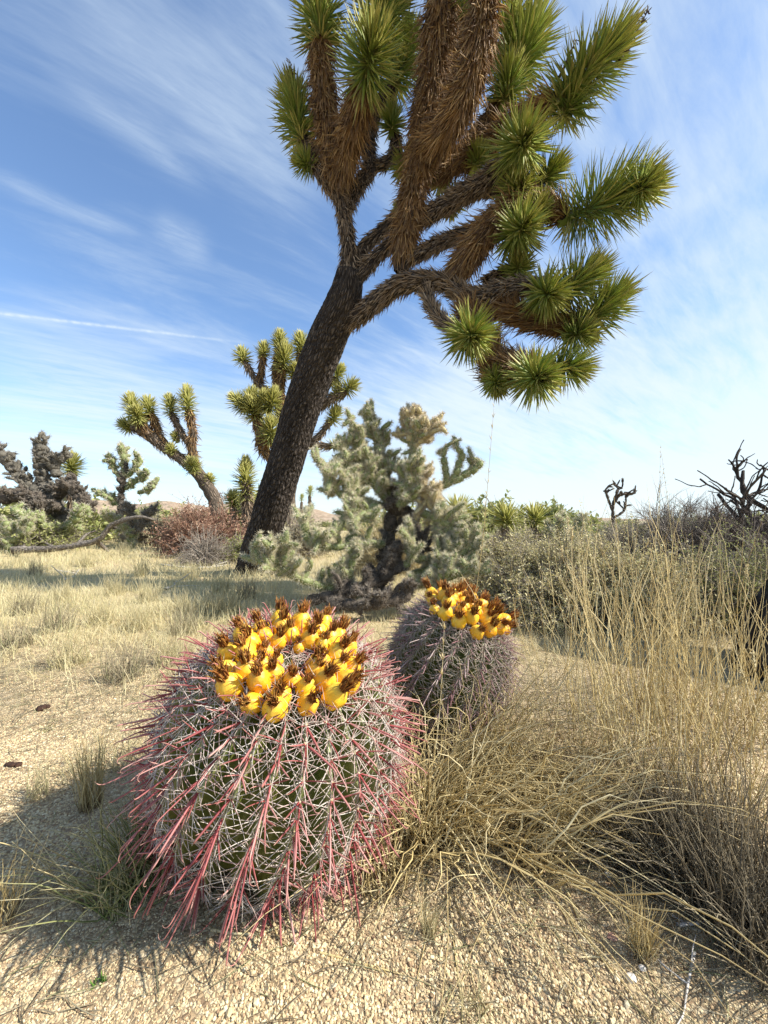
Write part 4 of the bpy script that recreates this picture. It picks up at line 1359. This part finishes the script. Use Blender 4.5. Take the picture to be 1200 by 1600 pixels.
cholla('cholla_cactus', 'dark bare skeletal cholla standing on the skyline at right', GY(965, 6.0), [
    ('trunk', [(958, 876, 6), (957, 820, 6), (958, 790, 6), (962, 775, 6)], 6, 0, 'dark'),
    ('branch', [(958, 800, 6), (950, 780, 6), (946, 765, 6)], 5, 0.5, 'dark'),
    ('branch', [(960, 785, 6), (970, 772, 6), (988, 772, 6)], 5, 0.6, 'dark'),
    ('branch', [(958, 810, 6), (974, 800, 6), (978, 785, 6)], 5, 0.3, 'dark'),
    ('branch', [(962, 778, 6), (965, 765, 6), (972, 762, 6)], 5, 0.5, 'dark')], 37, ns=8, sl=0.02, jl=0.10, jr=0.014, levels=2, per=5, sw=0.002)

# ------------------------------------------------------------------ shrubs
M_TWIG = strand_mat('grey_twig', [(0.15, 0.125, 0.10), (0.27, 0.23, 0.185), (0.40, 0.35, 0.29)], rough=0.8)
M_TWIG_D = strand_mat('dark_twig', [(0.035, 0.028, 0.025), (0.09, 0.07, 0.06), (0.16, 0.13, 0.11)], rough=0.85)
M_TWIG_R = strand_mat('rust_twig', [(0.20, 0.10, 0.07), (0.33, 0.19, 0.13), (0.44, 0.31, 0.22)], rough=0.8, transl=0.1)
M_LF_GREY = strand_mat('grey_green_leaf', [(0.27, 0.25, 0.10), (0.48, 0.43, 0.19), (0.66, 0.58, 0.30), (0.80, 0.72, 0.44)], rough=0.7, transl=0.25)
M_LF_OLIVE = strand_mat('olive_leaf', [(0.20, 0.23, 0.07), (0.34, 0.36, 0.12), (0.48, 0.47, 0.20)], rough=0.6, transl=0.3)
M_LF_RUST = strand_mat('rust_leaf', [(0.22, 0.11, 0.07), (0.37, 0.21, 0.14), (0.47, 0.34, 0.23)], rough=0.7, transl=0.2)
M_LF_TAN = strand_mat('tan_leaf', [(0.30, 0.26, 0.15), (0.44, 0.39, 0.23), (0.56, 0.50, 0.32)], rough=0.7, transl=0.25)


def shrub(name, label, base, rx, ry, h, stems, twigs, leaves, twm, lfm, seed, tw=0.0016, lw=0.004, ll=0.012, cat='shrub', group=None, upright=0.0):
    rg = np.random.default_rng(seed)
    base = np.array(base, float)
    root = thing(name, label, cat, base, group)
    phi = rg.random(stems) * 2 * math.pi
    el = np.arccos(rg.random(stems) ** (0.8 + upright))
    rr = rg.uniform(.75, 1.05, stems)
    lump = 1 + 0.18 * np.sin(phi * 3 + seed) + 0.10 * np.sin(phi * 7 + el * 5)
    E = np.stack([np.cos(phi) * np.sin(el) * rx, np.sin(phi) * np.sin(el) * ry, np.cos(el) * h], -1) * (rr * lump)[:, None]
    b0 = base + np.stack([rg.normal(0, rx * .12, stems), rg.normal(0, ry * .12, stems), np.full(stems, -.01)], -1)
    S = 7
    s = np.linspace(0, 1, S)[None, :, None]
    mid = rg.normal(0, .06, (stems, 3)) * np.array([rx, ry, h]) * 1.6 + np.array([0, 0, h * .12])
    P = b0[:, None] + E[:, None] * s + mid[:, None] * np.sin(np.pi * s) + np.cumsum(rg.normal(0, .012 * h, (stems, S, 3)), axis=1) * (s > 0)
    P[..., 2] = np.maximum(P[..., 2], gh(P[..., 0], P[..., 1]))
    mb = MB()
    mb.strands(P, np.interp(np.linspace(0, 1, S), [0, 1], [tw * 2.6, tw * .7])[None], 3, 1, 0, rnd=rg.random(stems))
    i = rg.integers(0, stems, twigs)
    f = rg.uniform(.25, 1.0, twigs) ** .6 * (S - 1.001)
    k = f.astype(int)
    o = P[i, k] + (P[i, k + 1] - P[i, k]) * (f - k)[:, None]
    d = nrm(nrm(P[i, k + 1] - P[i, k]) * .8 + rg.normal(0, .6, (twigs, 3)) + np.array([0, 0, .25]))
    L = h * rg.uniform(.10, .30, twigs)
    P2 = quad_strand(o, d, L, rg.normal(0, .3, (twigs, 3)), 4)
    mb.strands(P2, np.array([[1, .8, .6, .3]]) * tw, 3, 1, 0, rnd=rg.random(twigs))
    mb.build('twigs', twm, root)
    if leaves:
        lb_ = MB()
        i = rg.integers(0, twigs, leaves)
        f = rg.uniform(.1, 1, leaves) * 2.999
        k = f.astype(int)
        o = P2[i, k] + (P2[i, k + 1] - P2[i, k]) * (f - k)[:, None]
        d = nrm(rg.normal(size=(leaves, 3)) + np.array([0, 0, .4]))
        P3 = quad_strand(o, d, ll * rg.uniform(.6, 1.4, leaves), None, 3)
        lb_.strands(P3, np.array([[.5, 1, .2]]) * lw, 2, 1, 0, rnd=rg.random(leaves))
        lb_.build('leaves', lfm, root)
    return root


shrub('shrub', 'round rust-brown twiggy shrub under the slanting joshua tree', GY(312, 6.4), .74, .5, .80, 300, 3000, 6500, M_TWIG_R, M_LF_RUST, 51, tw=.004, lw=.009, ll=.03)
shrub('shrub', 'upright straw-grey bush left of the big trunk base', G(318, 884), .34, .3, .52, 300, 1500, 0, M_TWIG, None, 52, tw=.0028, upright=.9)
shrub('shrub', 'olive bush between the straw bush and the big trunk', GY(372, 5.8), .30, .3, .38, 120, 1400, 4000, M_TWIG, M_LF_OLIVE, 53, tw=.003, lw=.007, ll=.025)
shrub('shrub', 'large round grey-green shrub behind the tall grass at right', GY(925, 2.35), .60, .42, .50, 420, 11000, 62000, M_TWIG, M_LF_GREY, 54, tw=.0012, lw=.0038, ll=.012)
shrub('shrub', 'tan-tipped shrub between the small barrel cactus and the round shrub', GY(812, 2.6), .40, .40, .48, 260, 7000, 36000, M_TWIG, M_LF_GREY, 55, tw=.0012, lw=.0038, ll=.012)
shrub('shrub', 'yellow-green fine bush at the right edge below the dead tree', GY(1160, 2.2), .36, .30, .48, 260, 5000, 16000, M_TWIG, M_LF_OLIVE, 56, tw=.0012, lw=.0026, ll=.014, upright=.3)
shrub('shrub', 'leafless tangled grey shrub on the skyline left of the dead tree', GY(1065, 4.0), .75, .6, .80, 220, 4500, 0, M_TWIG, None, 57, tw=.0028)
shrub('shrub', 'low grey-green shrub under the skeletal cholla', GY(985, 4.2), .55, .5, .54, 220, 4500, 9000, M_TWIG, M_LF_TAN, 58, tw=.002, lw=.005, ll=.018)
shrub('shrub', 'pale low scrub below the two yuccas', GY(800, 5.2), .75, .6, .42, 200, 3600, 9000, M_TWIG, M_LF_TAN, 59, tw=.0028, lw=.007, ll=.022)
shrub('shrub', 'dark tangled thicket beneath the dead tree at the right edge', GY(1165, 3.4), .8, .5, .62, 220, 4500, 0, M_TWIG_D, None, 60, tw=.003)
shrub('shrub', 'yellowish bush at the far left behind the fallen wood', GY(60, 7.6), 1.0, .6, .62, 200, 3200, 9000, M_TWIG, M_LF_OLIVE, 61, tw=.004, lw=.01, ll=.04)
shrub('shrub', 'pale tan bush seen through the gap beside the big trunk', GY(475, 6.5), .5, .5, .60, 160, 2200, 6000, M_TWIG, M_LF_TAN, 62, tw=.0035, lw=.008, ll=.03)
shrub('shrub', 'straw-coloured bush behind the pale cholla trunk', GY(610, 4.4), .50, .4, .62, 300, 2600, 5000, M_STRAW, M_LF_TAN, 63, tw=.0025, lw=.006, ll=.025, upright=.4)
shrub('shrub', 'sparse twig bush in front of the tree cholla', GY(245, 9.5), .8, .6, .85, 160, 2200, 6000, M_TWIG, M_LF_TAN, 64, tw=.004, lw=.011, ll=.04)

# dim line of scrub towards the horizon: individual bushes
rg = np.random.default_rng(70)
FAR_TXT = ['behind the left chollas', 'beyond the slanting joshua tree', 'beyond the big trunk', 'beyond the pale cholla', 'beyond the yuccas', 'behind the skeletal cholla', 'behind the dead tree at right']
proto = None
for i in range(110):
    Y = 9.5 + 50 * rg.random() ** 1.7
    px = rg.uniform(-30, 1230)
    k = int(np.clip((px + 30) // 180, 0, 6))
    b = GY(px, Y)
    b[2] -= 0.02
    if proto is None:
        proto = shrub('desert_bush', 'small distant desert bush ' + FAR_TXT[k], b, 1.0, 1.0, .9, 90, 900, 3000, M_TWIG, M_LF_OLIVE, 71, tw=.008, lw=.03, ll=.10, group='distant bushes on the plain')
    else:
        o = proto.copy()
        COL.objects.link(o)
        o.location = b
        sc_ = rg.uniform(.6, 1.35)
        o.scale = (sc_, sc_, sc_ * rg.uniform(.7, 1.1))
        o.rotation_euler = (0, 0, rg.random() * 6)
        o['label'] = 'small distant desert bush ' + FAR_TXT[k]
        for ch in proto.children:
            c = ch.copy()
            COL.objects.link(c)
            c.parent = o


def gnarl(mb, p, d, L, r, lv, rg):
    n = 6
    P = [p]
    for i in range(n):
        d = nrm(d + rg.normal(0, .22, 3) + np.array([0, 0, .03]))
        P.append(P[-1] + d * L / n)
    C, R = curve(P, np.linspace(r, r * .55, n + 1), max(L / 14, .02))
    limb(mb, C, R, 7 if lv < 2 else 5, .12, seed=int(rg.integers(1e6)))
    if lv < 4:
        for k in range(rg.integers(2, 5)):
            f = rg.uniform(.3, 1)
            q = C[int(f * (len(C) - 1))]
            gnarl(mb, q, nrm(d * .6 + rg.normal(0, .7, 3) + [0, 0, .2]), L * rg.uniform(.45, .75), r * .5, lv + 1, rg)


dt = GY(1210, 3.9)
root = thing('dead_tree', 'gnarled leafless dark tree on the skyline at the right edge', 'dead tree', dt)
rg = np.random.default_rng(82)
M_WOOD_D = bark_mat('dead_wood_dark', (0.02, 0.016, 0.014), (0.06, 0.05, 0.042), (0.13, 0.11, 0.09), 60, 20)
M_WOOD_G = bark_mat('dead_wood_grey', (0.08, 0.065, 0.05), (0.25, 0.21, 0.17), (0.42, 0.37, 0.31), 60, 12)
mb = MB()
gnarl(mb, dt, np.array([-.1, 0, 1.0]), .7, .07, 1, rg)
mb.build('trunk', M_WOOD_D, root)
for (a, b) in (((1200, 830), (1120, 760)), ((1205, 800), (1170, 740)), ((1200, 850), (1135, 800)), ((1208, 780), (1200, 720))):
    mb = MB()
    pa, pb = W(*a, 3.9), W(*b, 3.8)
    gnarl(mb, pa, nrm(pb - pa), np.linalg.norm(pb - pa) * 1.1, .030, 2, rg)
    mb.build('branch', M_WOOD_D, root)

# fallen wood at left
fb = G(110, 862)
root = thing('fallen_branch', 'weathered grey fallen branch lying in the grass at far left', 'fallen branch', fb)
mb = MB()
for pts, r in (([(20, 860, 6.6), (90, 856, 6.6), (150, 845, 6.6), (175, 820, 6.6), (215, 808, 6.6), (240, 812, 6.6)], .06),
               ([(150, 845, 6.6), (165, 858, 7.0), (170, 862, 7)], .04), ([(90, 858, 6.6), (70, 848, 7.2), (60, 838, 7.2)], .03), ([(30, 862, 6.6), (10, 852, 7.2), (-10, 845, 7.2)], .04),
               ([(120, 852, 6.6), (135, 835, 7.2), (150, 830, 7.2)], .03), ([(35, 862, 6.6), (38, 848, 7.2), (32, 842, 7.2)], .022)):
    C, R = curve([W(*p) for p in pts], np.linspace(r, r * .4, len(pts)), .08)
    limb(mb, C, R, 8, .12, seed=len(pts))
mb.build('limb', M_WOOD_G, root)


def stick(label, pts, r, mat, seed, name='stick', cat='stick'):
    P = [G(*p) + [0, 0, r * .8] for p in pts]
    C, R = curve(P, np.linspace(r, r * .4, len(P)), .03)
    mb = MB()
    limb(mb, C, R, 6, .12, seed=seed)
    rg = np.random.default_rng(seed)
    for _ in range(3):
        i = rg.integers(1, len(C) - 1)
        d = nrm(rg.normal(0, 1, 3) * [1, 1, .25] + [0, 0, .15])
        C2, R2 = curve([C[i], C[i] + d * r * 10, C[i] + d * r * 18 + rg.normal(0, r * 2, 3) * [1, 1, .2]], [r * .5, r * .4, r * .2], .02)
        limb(mb, C2, R2, 5, .1, seed=seed + 1)
    o = mb.build(name, mat, loc=tuple(P[0]))
    tag(o, label, cat)


M_WHITEW = flesh_mat('bleached_wood', [(0.40, 0.37, 0.32), (0.62, 0.58, 0.52)], 30, .8)
stick('bleached white stick below the straw bush', [(250, 883), (300, 888), (345, 885), (372, 878)], .012, M_WHITEW, 1)
stick('short bleached stick on the grass beyond the cactus', [(258, 922), (272, 916), (276, 908)], .012, M_WHITEW, 2)
stick('pale forked stick in the grass at left', [(100, 908), (115, 902), (124, 890)], .012, M_WHITEW, 3)
stick('broken white wood piece in the shade of the grass at lower right', [(1058, 1448), (1090, 1446), (1115, 1440)], .003, M_WHITEW, 4)
stick('long pale fallen stalk leading across the gravel at lower right', [(880, 1380), (915, 1460), (965, 1535)], .0022, M_STRAW, 5, 'fallen_stalk', 'stalk')
stick('bent straw stalk lying at the foot of the large barrel cactus', [(330, 1455), (400, 1462), (450, 1440), (455, 1415)], .002, M_STRAW, 6, 'fallen_stalk', 'stalk')
stick('thin reed lying on gravel right of the large barrel cactus foot', [(500, 1490), (560, 1505), (640, 1528)], .0016, M_STRAW, 7, 'fallen_stalk', 'stalk')
stick('dark twig in the gravel at the right', [(1085, 1490), (1075, 1540), (1068, 1590)], .0022, M_WHITEW, 8)


def rock_thing(label, px, py, s, col, seed, name='stone', cat='stone', flat=.7, n=1):
    rg = np.random.default_rng(seed)
    p = G(px, py)
    mb = MB()
    V0, F0 = ico()
    # one subdivision for a finer stone
    V = [tuple(v) for v in V0]
    cache = {}

    def mid(a, b):
        k = (min(a, b), max(a, b))
        if k not in cache:
            m_ = (np.array(V[a]) + np.array(V[b])) / 2
            V.append(tuple(m_ / np.linalg.norm(m_)))
            cache[k] = len(V) - 1
        return cache[k]
    F = []
    for a, b, c in F0:
        ab, bc, ca = mid(a, b), mid(b, c), mid(c, a)
        F += [(a, ab, ca), (b, bc, ab), (c, ca, bc), (ab, bc, ca)]
    V = np.array(V)
    for j in range(n):
        Vj = V * rg.uniform(.75, 1.15, (len(V), 1)) * np.array([s * rg.uniform(.9, 1.4), s, s * flat])
        mb.add(Vj + p + [rg.normal(0, s) * (n > 1), rg.normal(0, s * .5) * (n > 1), s * flat * .5], None, np.array(F), 0, 0.5, 0.5)
    o = mb.build(name, col, smooth=False, loc=tuple(p))
    tag(o, label, cat)


M_ST_W = flesh_mat('white_quartz', [(0.50, 0.45, 0.38), (0.68, 0.64, 0.58)], 60, .7)
M_ST_R = flesh_mat('red_chip', [(0.36, 0.19, 0.14), (0.45, 0.28, 0.2)], 60, .7)
M_DUNG = flesh_mat('dark_dung', [(0.022, 0.012, 0.008), (0.07, 0.035, 0.022)], 80, .9, 1.0)
rock_thing('white quartz stone in gravel at lower right', 985, 1530, .006, M_ST_W, 1)
rock_thing('pale stone among gravel at the right just above the white one', 1003, 1514, .004, M_ST_W, 2)
rock_thing('flat reddish stone chip on gravel at right', 957, 1465, .006, M_ST_R, 3, flat=.3)
rock_thing('small whitish stone in the shade at the right', 950, 1368, .006, M_ST_W, 4)
rock_thing('dark brown clump of dung on gravel at the left', 66, 1108, .013, M_DUNG, 5, 'dung', 'dung', n=4)
rock_thing('small dark dung lump at the left edge', 20, 1196, .008, M_DUNG, 6, 'dung', 'dung', n=3)

# ------------------------------------------------------------------ grasses


def clump(name, label, base, n, h, spread, seed, mat, wid=0.0011, lean=(0, 0), droop=0.12, kink=0.05, foot=0.05, sides=3, cat='grass clump', group=None, heads=0, S=8, asp=.5, rootobj=None):
    rg = np.random.default_rng(seed)
    base = np.array(base, float)
    fa = rg.random(n) * 2 * math.pi
    fr = foot * np.sqrt(rg.random(n))
    O = base + np.stack([np.cos(fa) * fr, np.sin(fa) * fr, np.zeros(n)], -1)
    O[:, 2] = gh(O[:, 0], O[:, 1]) - .004
    a = rg.random(n) * 2 * math.pi
    tl = np.abs(rg.normal(0, spread, n))
    D = nrm(np.stack([np.cos(a) * np.sin(tl) + lean[0], np.sin(a) * np.sin(tl) + lean[1], np.cos(tl)], -1))
    L = h * rg.uniform(.2, 1.12, n)
    s = np.linspace(0, 1, S)
    out_ = nrm(D * [1, 1, 0] + rg.normal(0, .2, (n, 3)) * [1, 1, 0] + 1e-6)
    dr = droop * rg.uniform(.1, 1.6, n)
    P = O[:, None] + D[:, None] * (L[:, None] * s[None])[..., None]
    P += (out_ * .6)[:, None] * (L * dr)[:, None, None] * (s ** 2)[None, :, None]
    P[..., 2] -= (L * dr)[:, None] * (s ** 2.4)[None] * 0.55
    P += np.cumsum(rg.normal(0, kink / S, (n, S, 3)), axis=1) * h * (s > 0)[None, :, None] * 2.0
    P[..., 2] = np.maximum(P[..., 2], gh(P[..., 0], P[..., 1]) + .001)
    mb = MB()
    prof = np.interp(s, [0, .3, .8, 1], [1, 1, .7, .25])
    mb.strands(P, prof[None] * wid * rg.uniform(.6, 1.5, (n, 1)), sides, asp, 0, rnd=rg.random(n))
    if heads:
        for j in rg.choice(n, heads, replace=False):
            q = P[j, -1]
            d = nrm(P[j, -1] - P[j, -2])
            Lh = rg.uniform(.025, .045)
            k = 36
            u = rg.random(k)
            oo = q + d * (u * Lh)[:, None]
            dd = nrm(d[None] + rg.normal(0, .35, (k, 3)))
            mb.strands(quad_strand(oo, dd, np.full(k, .010), None, 3), np.array([[.0008, .0012, .0002]]), 3, .6, 0, rnd=.7 + .3 * rg.random(k))
    if rootobj is not None:
        return mb.build(name, mat, rootobj)
    o = mb.build(name, mat, loc=tuple(base))
    return tag(o, label, cat, group)


GR = 'tall dry grass clumps on the right'
clump('grass_clump', 'tall straw grass clump, its stems crossing the round grey-green shrub, lit sand behind', G(985, 1235), 170, .60, .20, 1, M_STRAW, .0010, foot=.12, kink=.10, group=GR, heads=5)
clump('grass_clump', 'tall straw grass clump close to the right edge', G(1120, 1290), 170, .52, .22, 2, M_STRAW, .0009, foot=.12, kink=.10, group=GR, heads=3)
clump('grass_clump', 'tall upright grass clump left of the others, next to the small barrel cactus', G(890, 1190), 50, .56, .22, 3, M_STRAW, .0009, foot=.09, kink=.10, group=GR, heads=3)
clump('grass_clump', 'tall grass clump furthest back in front of the yellow-green bush', G(1080, 1140), 130, .60, .20, 4, M_STRAW, .0011, foot=.14, group=GR, heads=4)
clump('grass_clump', 'grey shaded grass clump at the lower right corner', G(1150, 1420), 520, .24, .38, 5, M_SHADEG, .0010, foot=.09, group=GR)
clump('grass_clump', 'dense dark grass tussock with bent-over leaves at right', G(1030, 1345), 760, .18, .55, 6, M_SHADEG, .0011, foot=.09, droop=.5, group=GR)
clump('grass_clump', 'low sprawling yellow grass between the tall clumps and the small barrel cactus', G(880, 1270), 320, .22, .60, 7, M_STRAW, .0011, foot=.10, droop=.6, group=GR)
clump('grass_clump', 'wild tangle of arching straw leaves right of the large barrel cactus', G(690, 1290), 420, .30, .70, 8, M_STRAW, .0015, lean=(.35, -.05), foot=.08, droop=.75, kink=.10, asp=.3, group=GR)
clump('grass_clump', 'straw tangle in front of the smaller barrel cactus', G(750, 1210), 360, .36, .62, 9, M_STRAW, .0013, lean=(.2, -.1), foot=.08, droop=.7, kink=.10, asp=.3, group=GR)
clump('grass_clump', 'loose arching straw tuft between the two barrel cacti', G(650, 1330), 110, .26, .40, 10, M_STRAW, .0013, lean=(.0, 0), foot=.04, droop=.6, kink=.08, asp=.3, group=GR)
clump('grass_clump', 'dry tuft hugging the right foot of the large barrel cactus', G(600, 1380), 130, .15, .50, 11, M_STRAW, .0010, foot=.04, droop=.6, kink=.08, group=GR)
clump('grass_clump', 'long bent straw leaves sweeping right over the dark tussock', G(800, 1330), 170, .34, .60, 12, M_STRAW, .0015, lean=(.75, -.1), foot=.05, droop=.6, kink=.14, asp=.3, group=GR)
clump('grass_clump', 'tall sparse stalks rising behind the lit sand at right', G(1010, 1075), 70, .56, .20, 13, M_STRAW, .0013, foot=.16, group=GR, heads=2)
clump('grass_clump', 'tall stalks at the right edge beside the blackened trunk', G(1180, 1140), 50, .55, .25, 14, M_STRAW, .0011, foot=.10, group=GR)
clump('grass_clump', 'shaded grass tussock at the bottom right edge', G(1190, 1500), 260, .18, .45, 15, M_SHADEG, .0009, foot=.06, droop=.4, group=GR)

# two very tall thin stalks and the thin culm that rises against the sky


def culm(label, p0, p1, r, seed, bow=0.03):
    rg = np.random.default_rng(seed)
    m_ = (p0 + p1) / 2 + np.array([bow, 0, 0])
    C, R = curve([p0, m_, p1], [r, r * .8, r * .3], .03)
    mb = MB()
    limb(mb, C, R, 5, .05, seed=seed)
    k = 40
    i = rg.integers(int(len(C) * .55), len(C), k)
    mb.strands(quad_strand(C[i], nrm(rg.normal(0, .3, (k, 3)) + [0, 0, 1]), rg.uniform(.01, .02, k), None, 3), np.array([[r * .4, r * .7, r * .1]]), 3)
    tag(mb.build('grass_stalk', M_STRAW, loc=tuple(p0)), label, 'grass stalk')


culm('very tall thin grass stalk rising beside the small barrel cactus up to the overhanging crown', G(700, 1160), W(772, 636, 1.05), .0012, 1, .02)
culm('left of two very tall thin stalks against the sky at right', GY(1018, 2.4), W(1032, 700, 2.4), .0018, 2, .01)
culm('right of two very tall thin stalks against the sky at right', GY(1052, 2.45), W(1034, 712, 2.45), .0018, 3, .02)
culm('straw stalk crossing the smaller barrel cactus', G(660, 1290), W(694, 985, .86), .0012, 4, .01)

# left foreground
LG = 'grass tufts around the large barrel cactus'
clump('grass_tuft', 'green-grey grass tuft leaning left at the foot of the large barrel cactus', G(205, 1395), 240, .16, .42, 21, M_GREENG, .0011, lean=(-.12, 0), foot=.045, droop=.5, cat='grass tuft', group=LG)
clump('grass_tuft', 'second green grass tuft touching the lower left spines', G(250, 1340), 160, .17, .35, 22, M_GREENG, .0010, foot=.04, droop=.4, cat='grass tuft', group=LG)
clump('grass_tuft', 'slim pale upright grass tuft left of the large barrel cactus', G(140, 1262), 120, .17, .14, 23, M_STRAW, .0008, foot=.02, droop=.15, cat='grass tuft', group=LG)
clump('grass_tuft', 'fine pale grass wisp at the left, above the slim tuft', G(60, 1245), 60, .10, .2, 24, M_GCOVER, .0007, foot=.02, cat='grass tuft', group=LG)
clump('grass_tuft', 'wispy dry grass patch between the dung and the cactus', G(170, 1200), 220, .12, .5, 25, M_GCOVER, .0007, foot=.09, droop=.5, cat='grass tuft', group=LG)
clump('grass_tuft', 'straw tuft standing in the gravel at lower right', G(1003, 1490), 130, .085, .25, 26, M_STRAW, .0006, foot=.014, cat='grass tuft', group=LG)
clump('grass_tuft', 'small straw tuft in gravel below the arching straw', G(668, 1462), 60, .07, .25, 27, M_GCOVER, .0005, foot=.01, cat='grass tuft', group=LG)
clump('grass_tuft', 'wispy flattened tuft near the bottom edge', G(735, 1580), 50, .07, .6, 28, M_GCOVER, .0005, foot=.02, cat='grass tuft', group=LG)
clump('grass_tuft', 'straw tuft at the left edge of the gravel', G(-10, 1440), 70, .13, .5, 29, M_STRAW, .0008, foot=.03, lean=(.2, 0), cat='grass tuft', group=LG)
clump('grass_tuft', 'thin pale leaves spreading left from the green tuft', G(150, 1400), 26, .20, .6, 30, M_STRAW, .0013, foot=.03, lean=(-.8, -.1), droop=.4, cat='grass tuft', group=LG, asp=.3)
clump('green_sprout', 'tiny bright green sprout in the gravel at lower left', G(155, 1535), 26, .014, .6, 31, strand_mat('sprout', [(0.12, 0.26, 0.04), (0.2, 0.36, 0.07)], rough=.5, transl=.3), .0009, foot=.008, cat='sprout')
clump('green_sprout', 'low green weeds beside the dung at left', G(72, 1140), 50, .014, .8, 32, M_GREENG, .0012, foot=.02, cat='sprout')
clump('grass_tuft', 'dry stalks caught in the right-hand spines of the large cactus', G(590, 1330), 90, .30, .25, 33, M_STRAW, .0009, foot=.05, droop=.5, kink=.14, cat='grass tuft', group=LG)

# midfield tufts at the left: separate things
rg = np.random.default_rng(91)
TX = ['in the pale meadow left of the cactus', 'beside the patch of shade in the meadow', 'below the fallen branch', 'in front of the straw bush', 'near the foot of the big trunk']
spots = [(285, 960, 4), (330, 960, 3), (300, 990, 0), (215, 985, 1), (150, 975, 1), (40, 960, 0), (100, 940, 0), (180, 930, 2), (60, 900, 2), (140, 885, 2), (215, 900, 2), (20, 1010, 0), (110, 1040, 0), (260, 1035, 1), (200, 1060, 1),
         (340, 925, 4), (290, 905, 3), (245, 868, 3), (190, 868, 2), (30, 885, 2), (380, 935, 4), (360, 960, 4), (230, 940, 0), (80, 985, 0)]
for i, (px, py, k) in enumerate(spots):
    b = G(px + rg.normal(0, 8), py)
    big_ = .8 + .35 * b[1] / 3
    sh = ['thin', 'bushy', 'small', 'ragged'][i % 4]
    clump('meadow_tuft', f'{sh} pale dry grass tuft {TX[k]}', b, int(150), .17 * big_, .35, 200 + i, [M_GCOVER, M_GCOVER, M_STRAWG][i % 3], .0012 * big_, foot=.07, S=5, cat='grass tuft', group='pale grass tufts in the meadow')


def cover():
    """short dry grass over the meadow"""
    rg = np.random.default_rng(95)
    N = 150000
    u = rg.random(N)
    Y = 1.15 * (16 / 1.15) ** (u ** 1.0)
    X = rg.uniform(-1.15, 1.15, N) * Y
    den = 0.5 + 0.5 * np.sin(X * 3.1 + 1.3 * np.sin(Y * 2.3)) * np.sin(Y * 3.7 + 1.1 * np.sin(X * 1.9)) + 0.35 * np.sin(X * 9 + Y * 5) * np.sin(Y * 11 - X * 3)
    near = np.clip((Y - 1.25) / 0.9, 0.03, 1)
    near = np.where((X > 0.15) & (Y < 3), near * .3, near)
    near = np.where((X > 0.3) & (Y < 1.6), near * .1, near)
    keep = rg.random(N) < (0.25 + np.clip(den, 0, 1)) * near
    X, Y, den = X[keep], Y[keep], den[keep]
    n = len(X)
    O = np.stack([X, Y, gh(X, Y) - .002], -1)
    a = rg.random(n) * 2 * math.pi
    tl = np.abs(rg.normal(.35, .5, n))
    D = np.stack([np.cos(a) * np.sin(tl), np.sin(a) * np.sin(tl), np.abs(np.cos(tl))], -1)
    L = (0.028 + 0.06 * rg.random(n) ** 1.6 * (.5 + np.clip(den, 0, 1))) * (1 + Y * .12)
    P = quad_strand(O, D, L, nrm(rg.normal(size=(n, 3))) * .35, 4)
    P[..., 2] = np.maximum(P[..., 2], gh(P[..., 0], P[..., 1]) + .001)
    wd = 0.0008 * (.6 + Y * .42)
    mb = MB()
    mb.strands(P, np.array([[1, .9, .6, .15]]) * wd[:, None], 2, 1, 0, rnd=rg.random(n))
    tag(mb.build('dry_grass', M_GCOVER), kind='stuff', label='short pale dry grass covering the meadow', cat='grass')


cover()


def litter():
    rg = np.random.default_rng(96)
    N = 26000
    Y = rg.uniform(.42, 1.9, N)
    X = rg.uniform(-1.1, 1.1, N) * Y
    w_ = np.clip(.10 + .8 * np.exp(-(((X - .28) / .35) ** 2 + ((Y - .82) / .2) ** 2)) + .5 * (Y > 1.1) + .4 * np.exp(-(((X - .6) / .25) ** 2 + ((Y - .6) / .12) ** 2)), 0, 1)
    k = rg.random(N) < w_
    X, Y = X[k], Y[k]
    n = len(X)
    a = rg.random(n) * 2 * math.pi
    D = np.stack([np.cos(a), np.sin(a), rg.uniform(0, .15, n)], -1)
    P = quad_strand(np.stack([X, Y, gh(X, Y) + .003], -1), D, rg.uniform(.015, .08, n), np.stack([rg.normal(0, .25, n), rg.normal(0, .25, n), np.zeros(n)], -1), 5)
    mb = MB()
    mb.strands(P, np.array([[.5, 1, 1, .9, .3]]) * .0008, 3, .5, 0, rnd=rg.random(n))
    tag(mb.build('straw_litter', M_STRAWG), kind='stuff', label='loose broken straw scattered over the gravel', cat='straw')


litter()
print('objects', len(scene.objects), 'verts', sum(len(o.data.vertices) for o in scene.objects if o.type == 'MESH'))
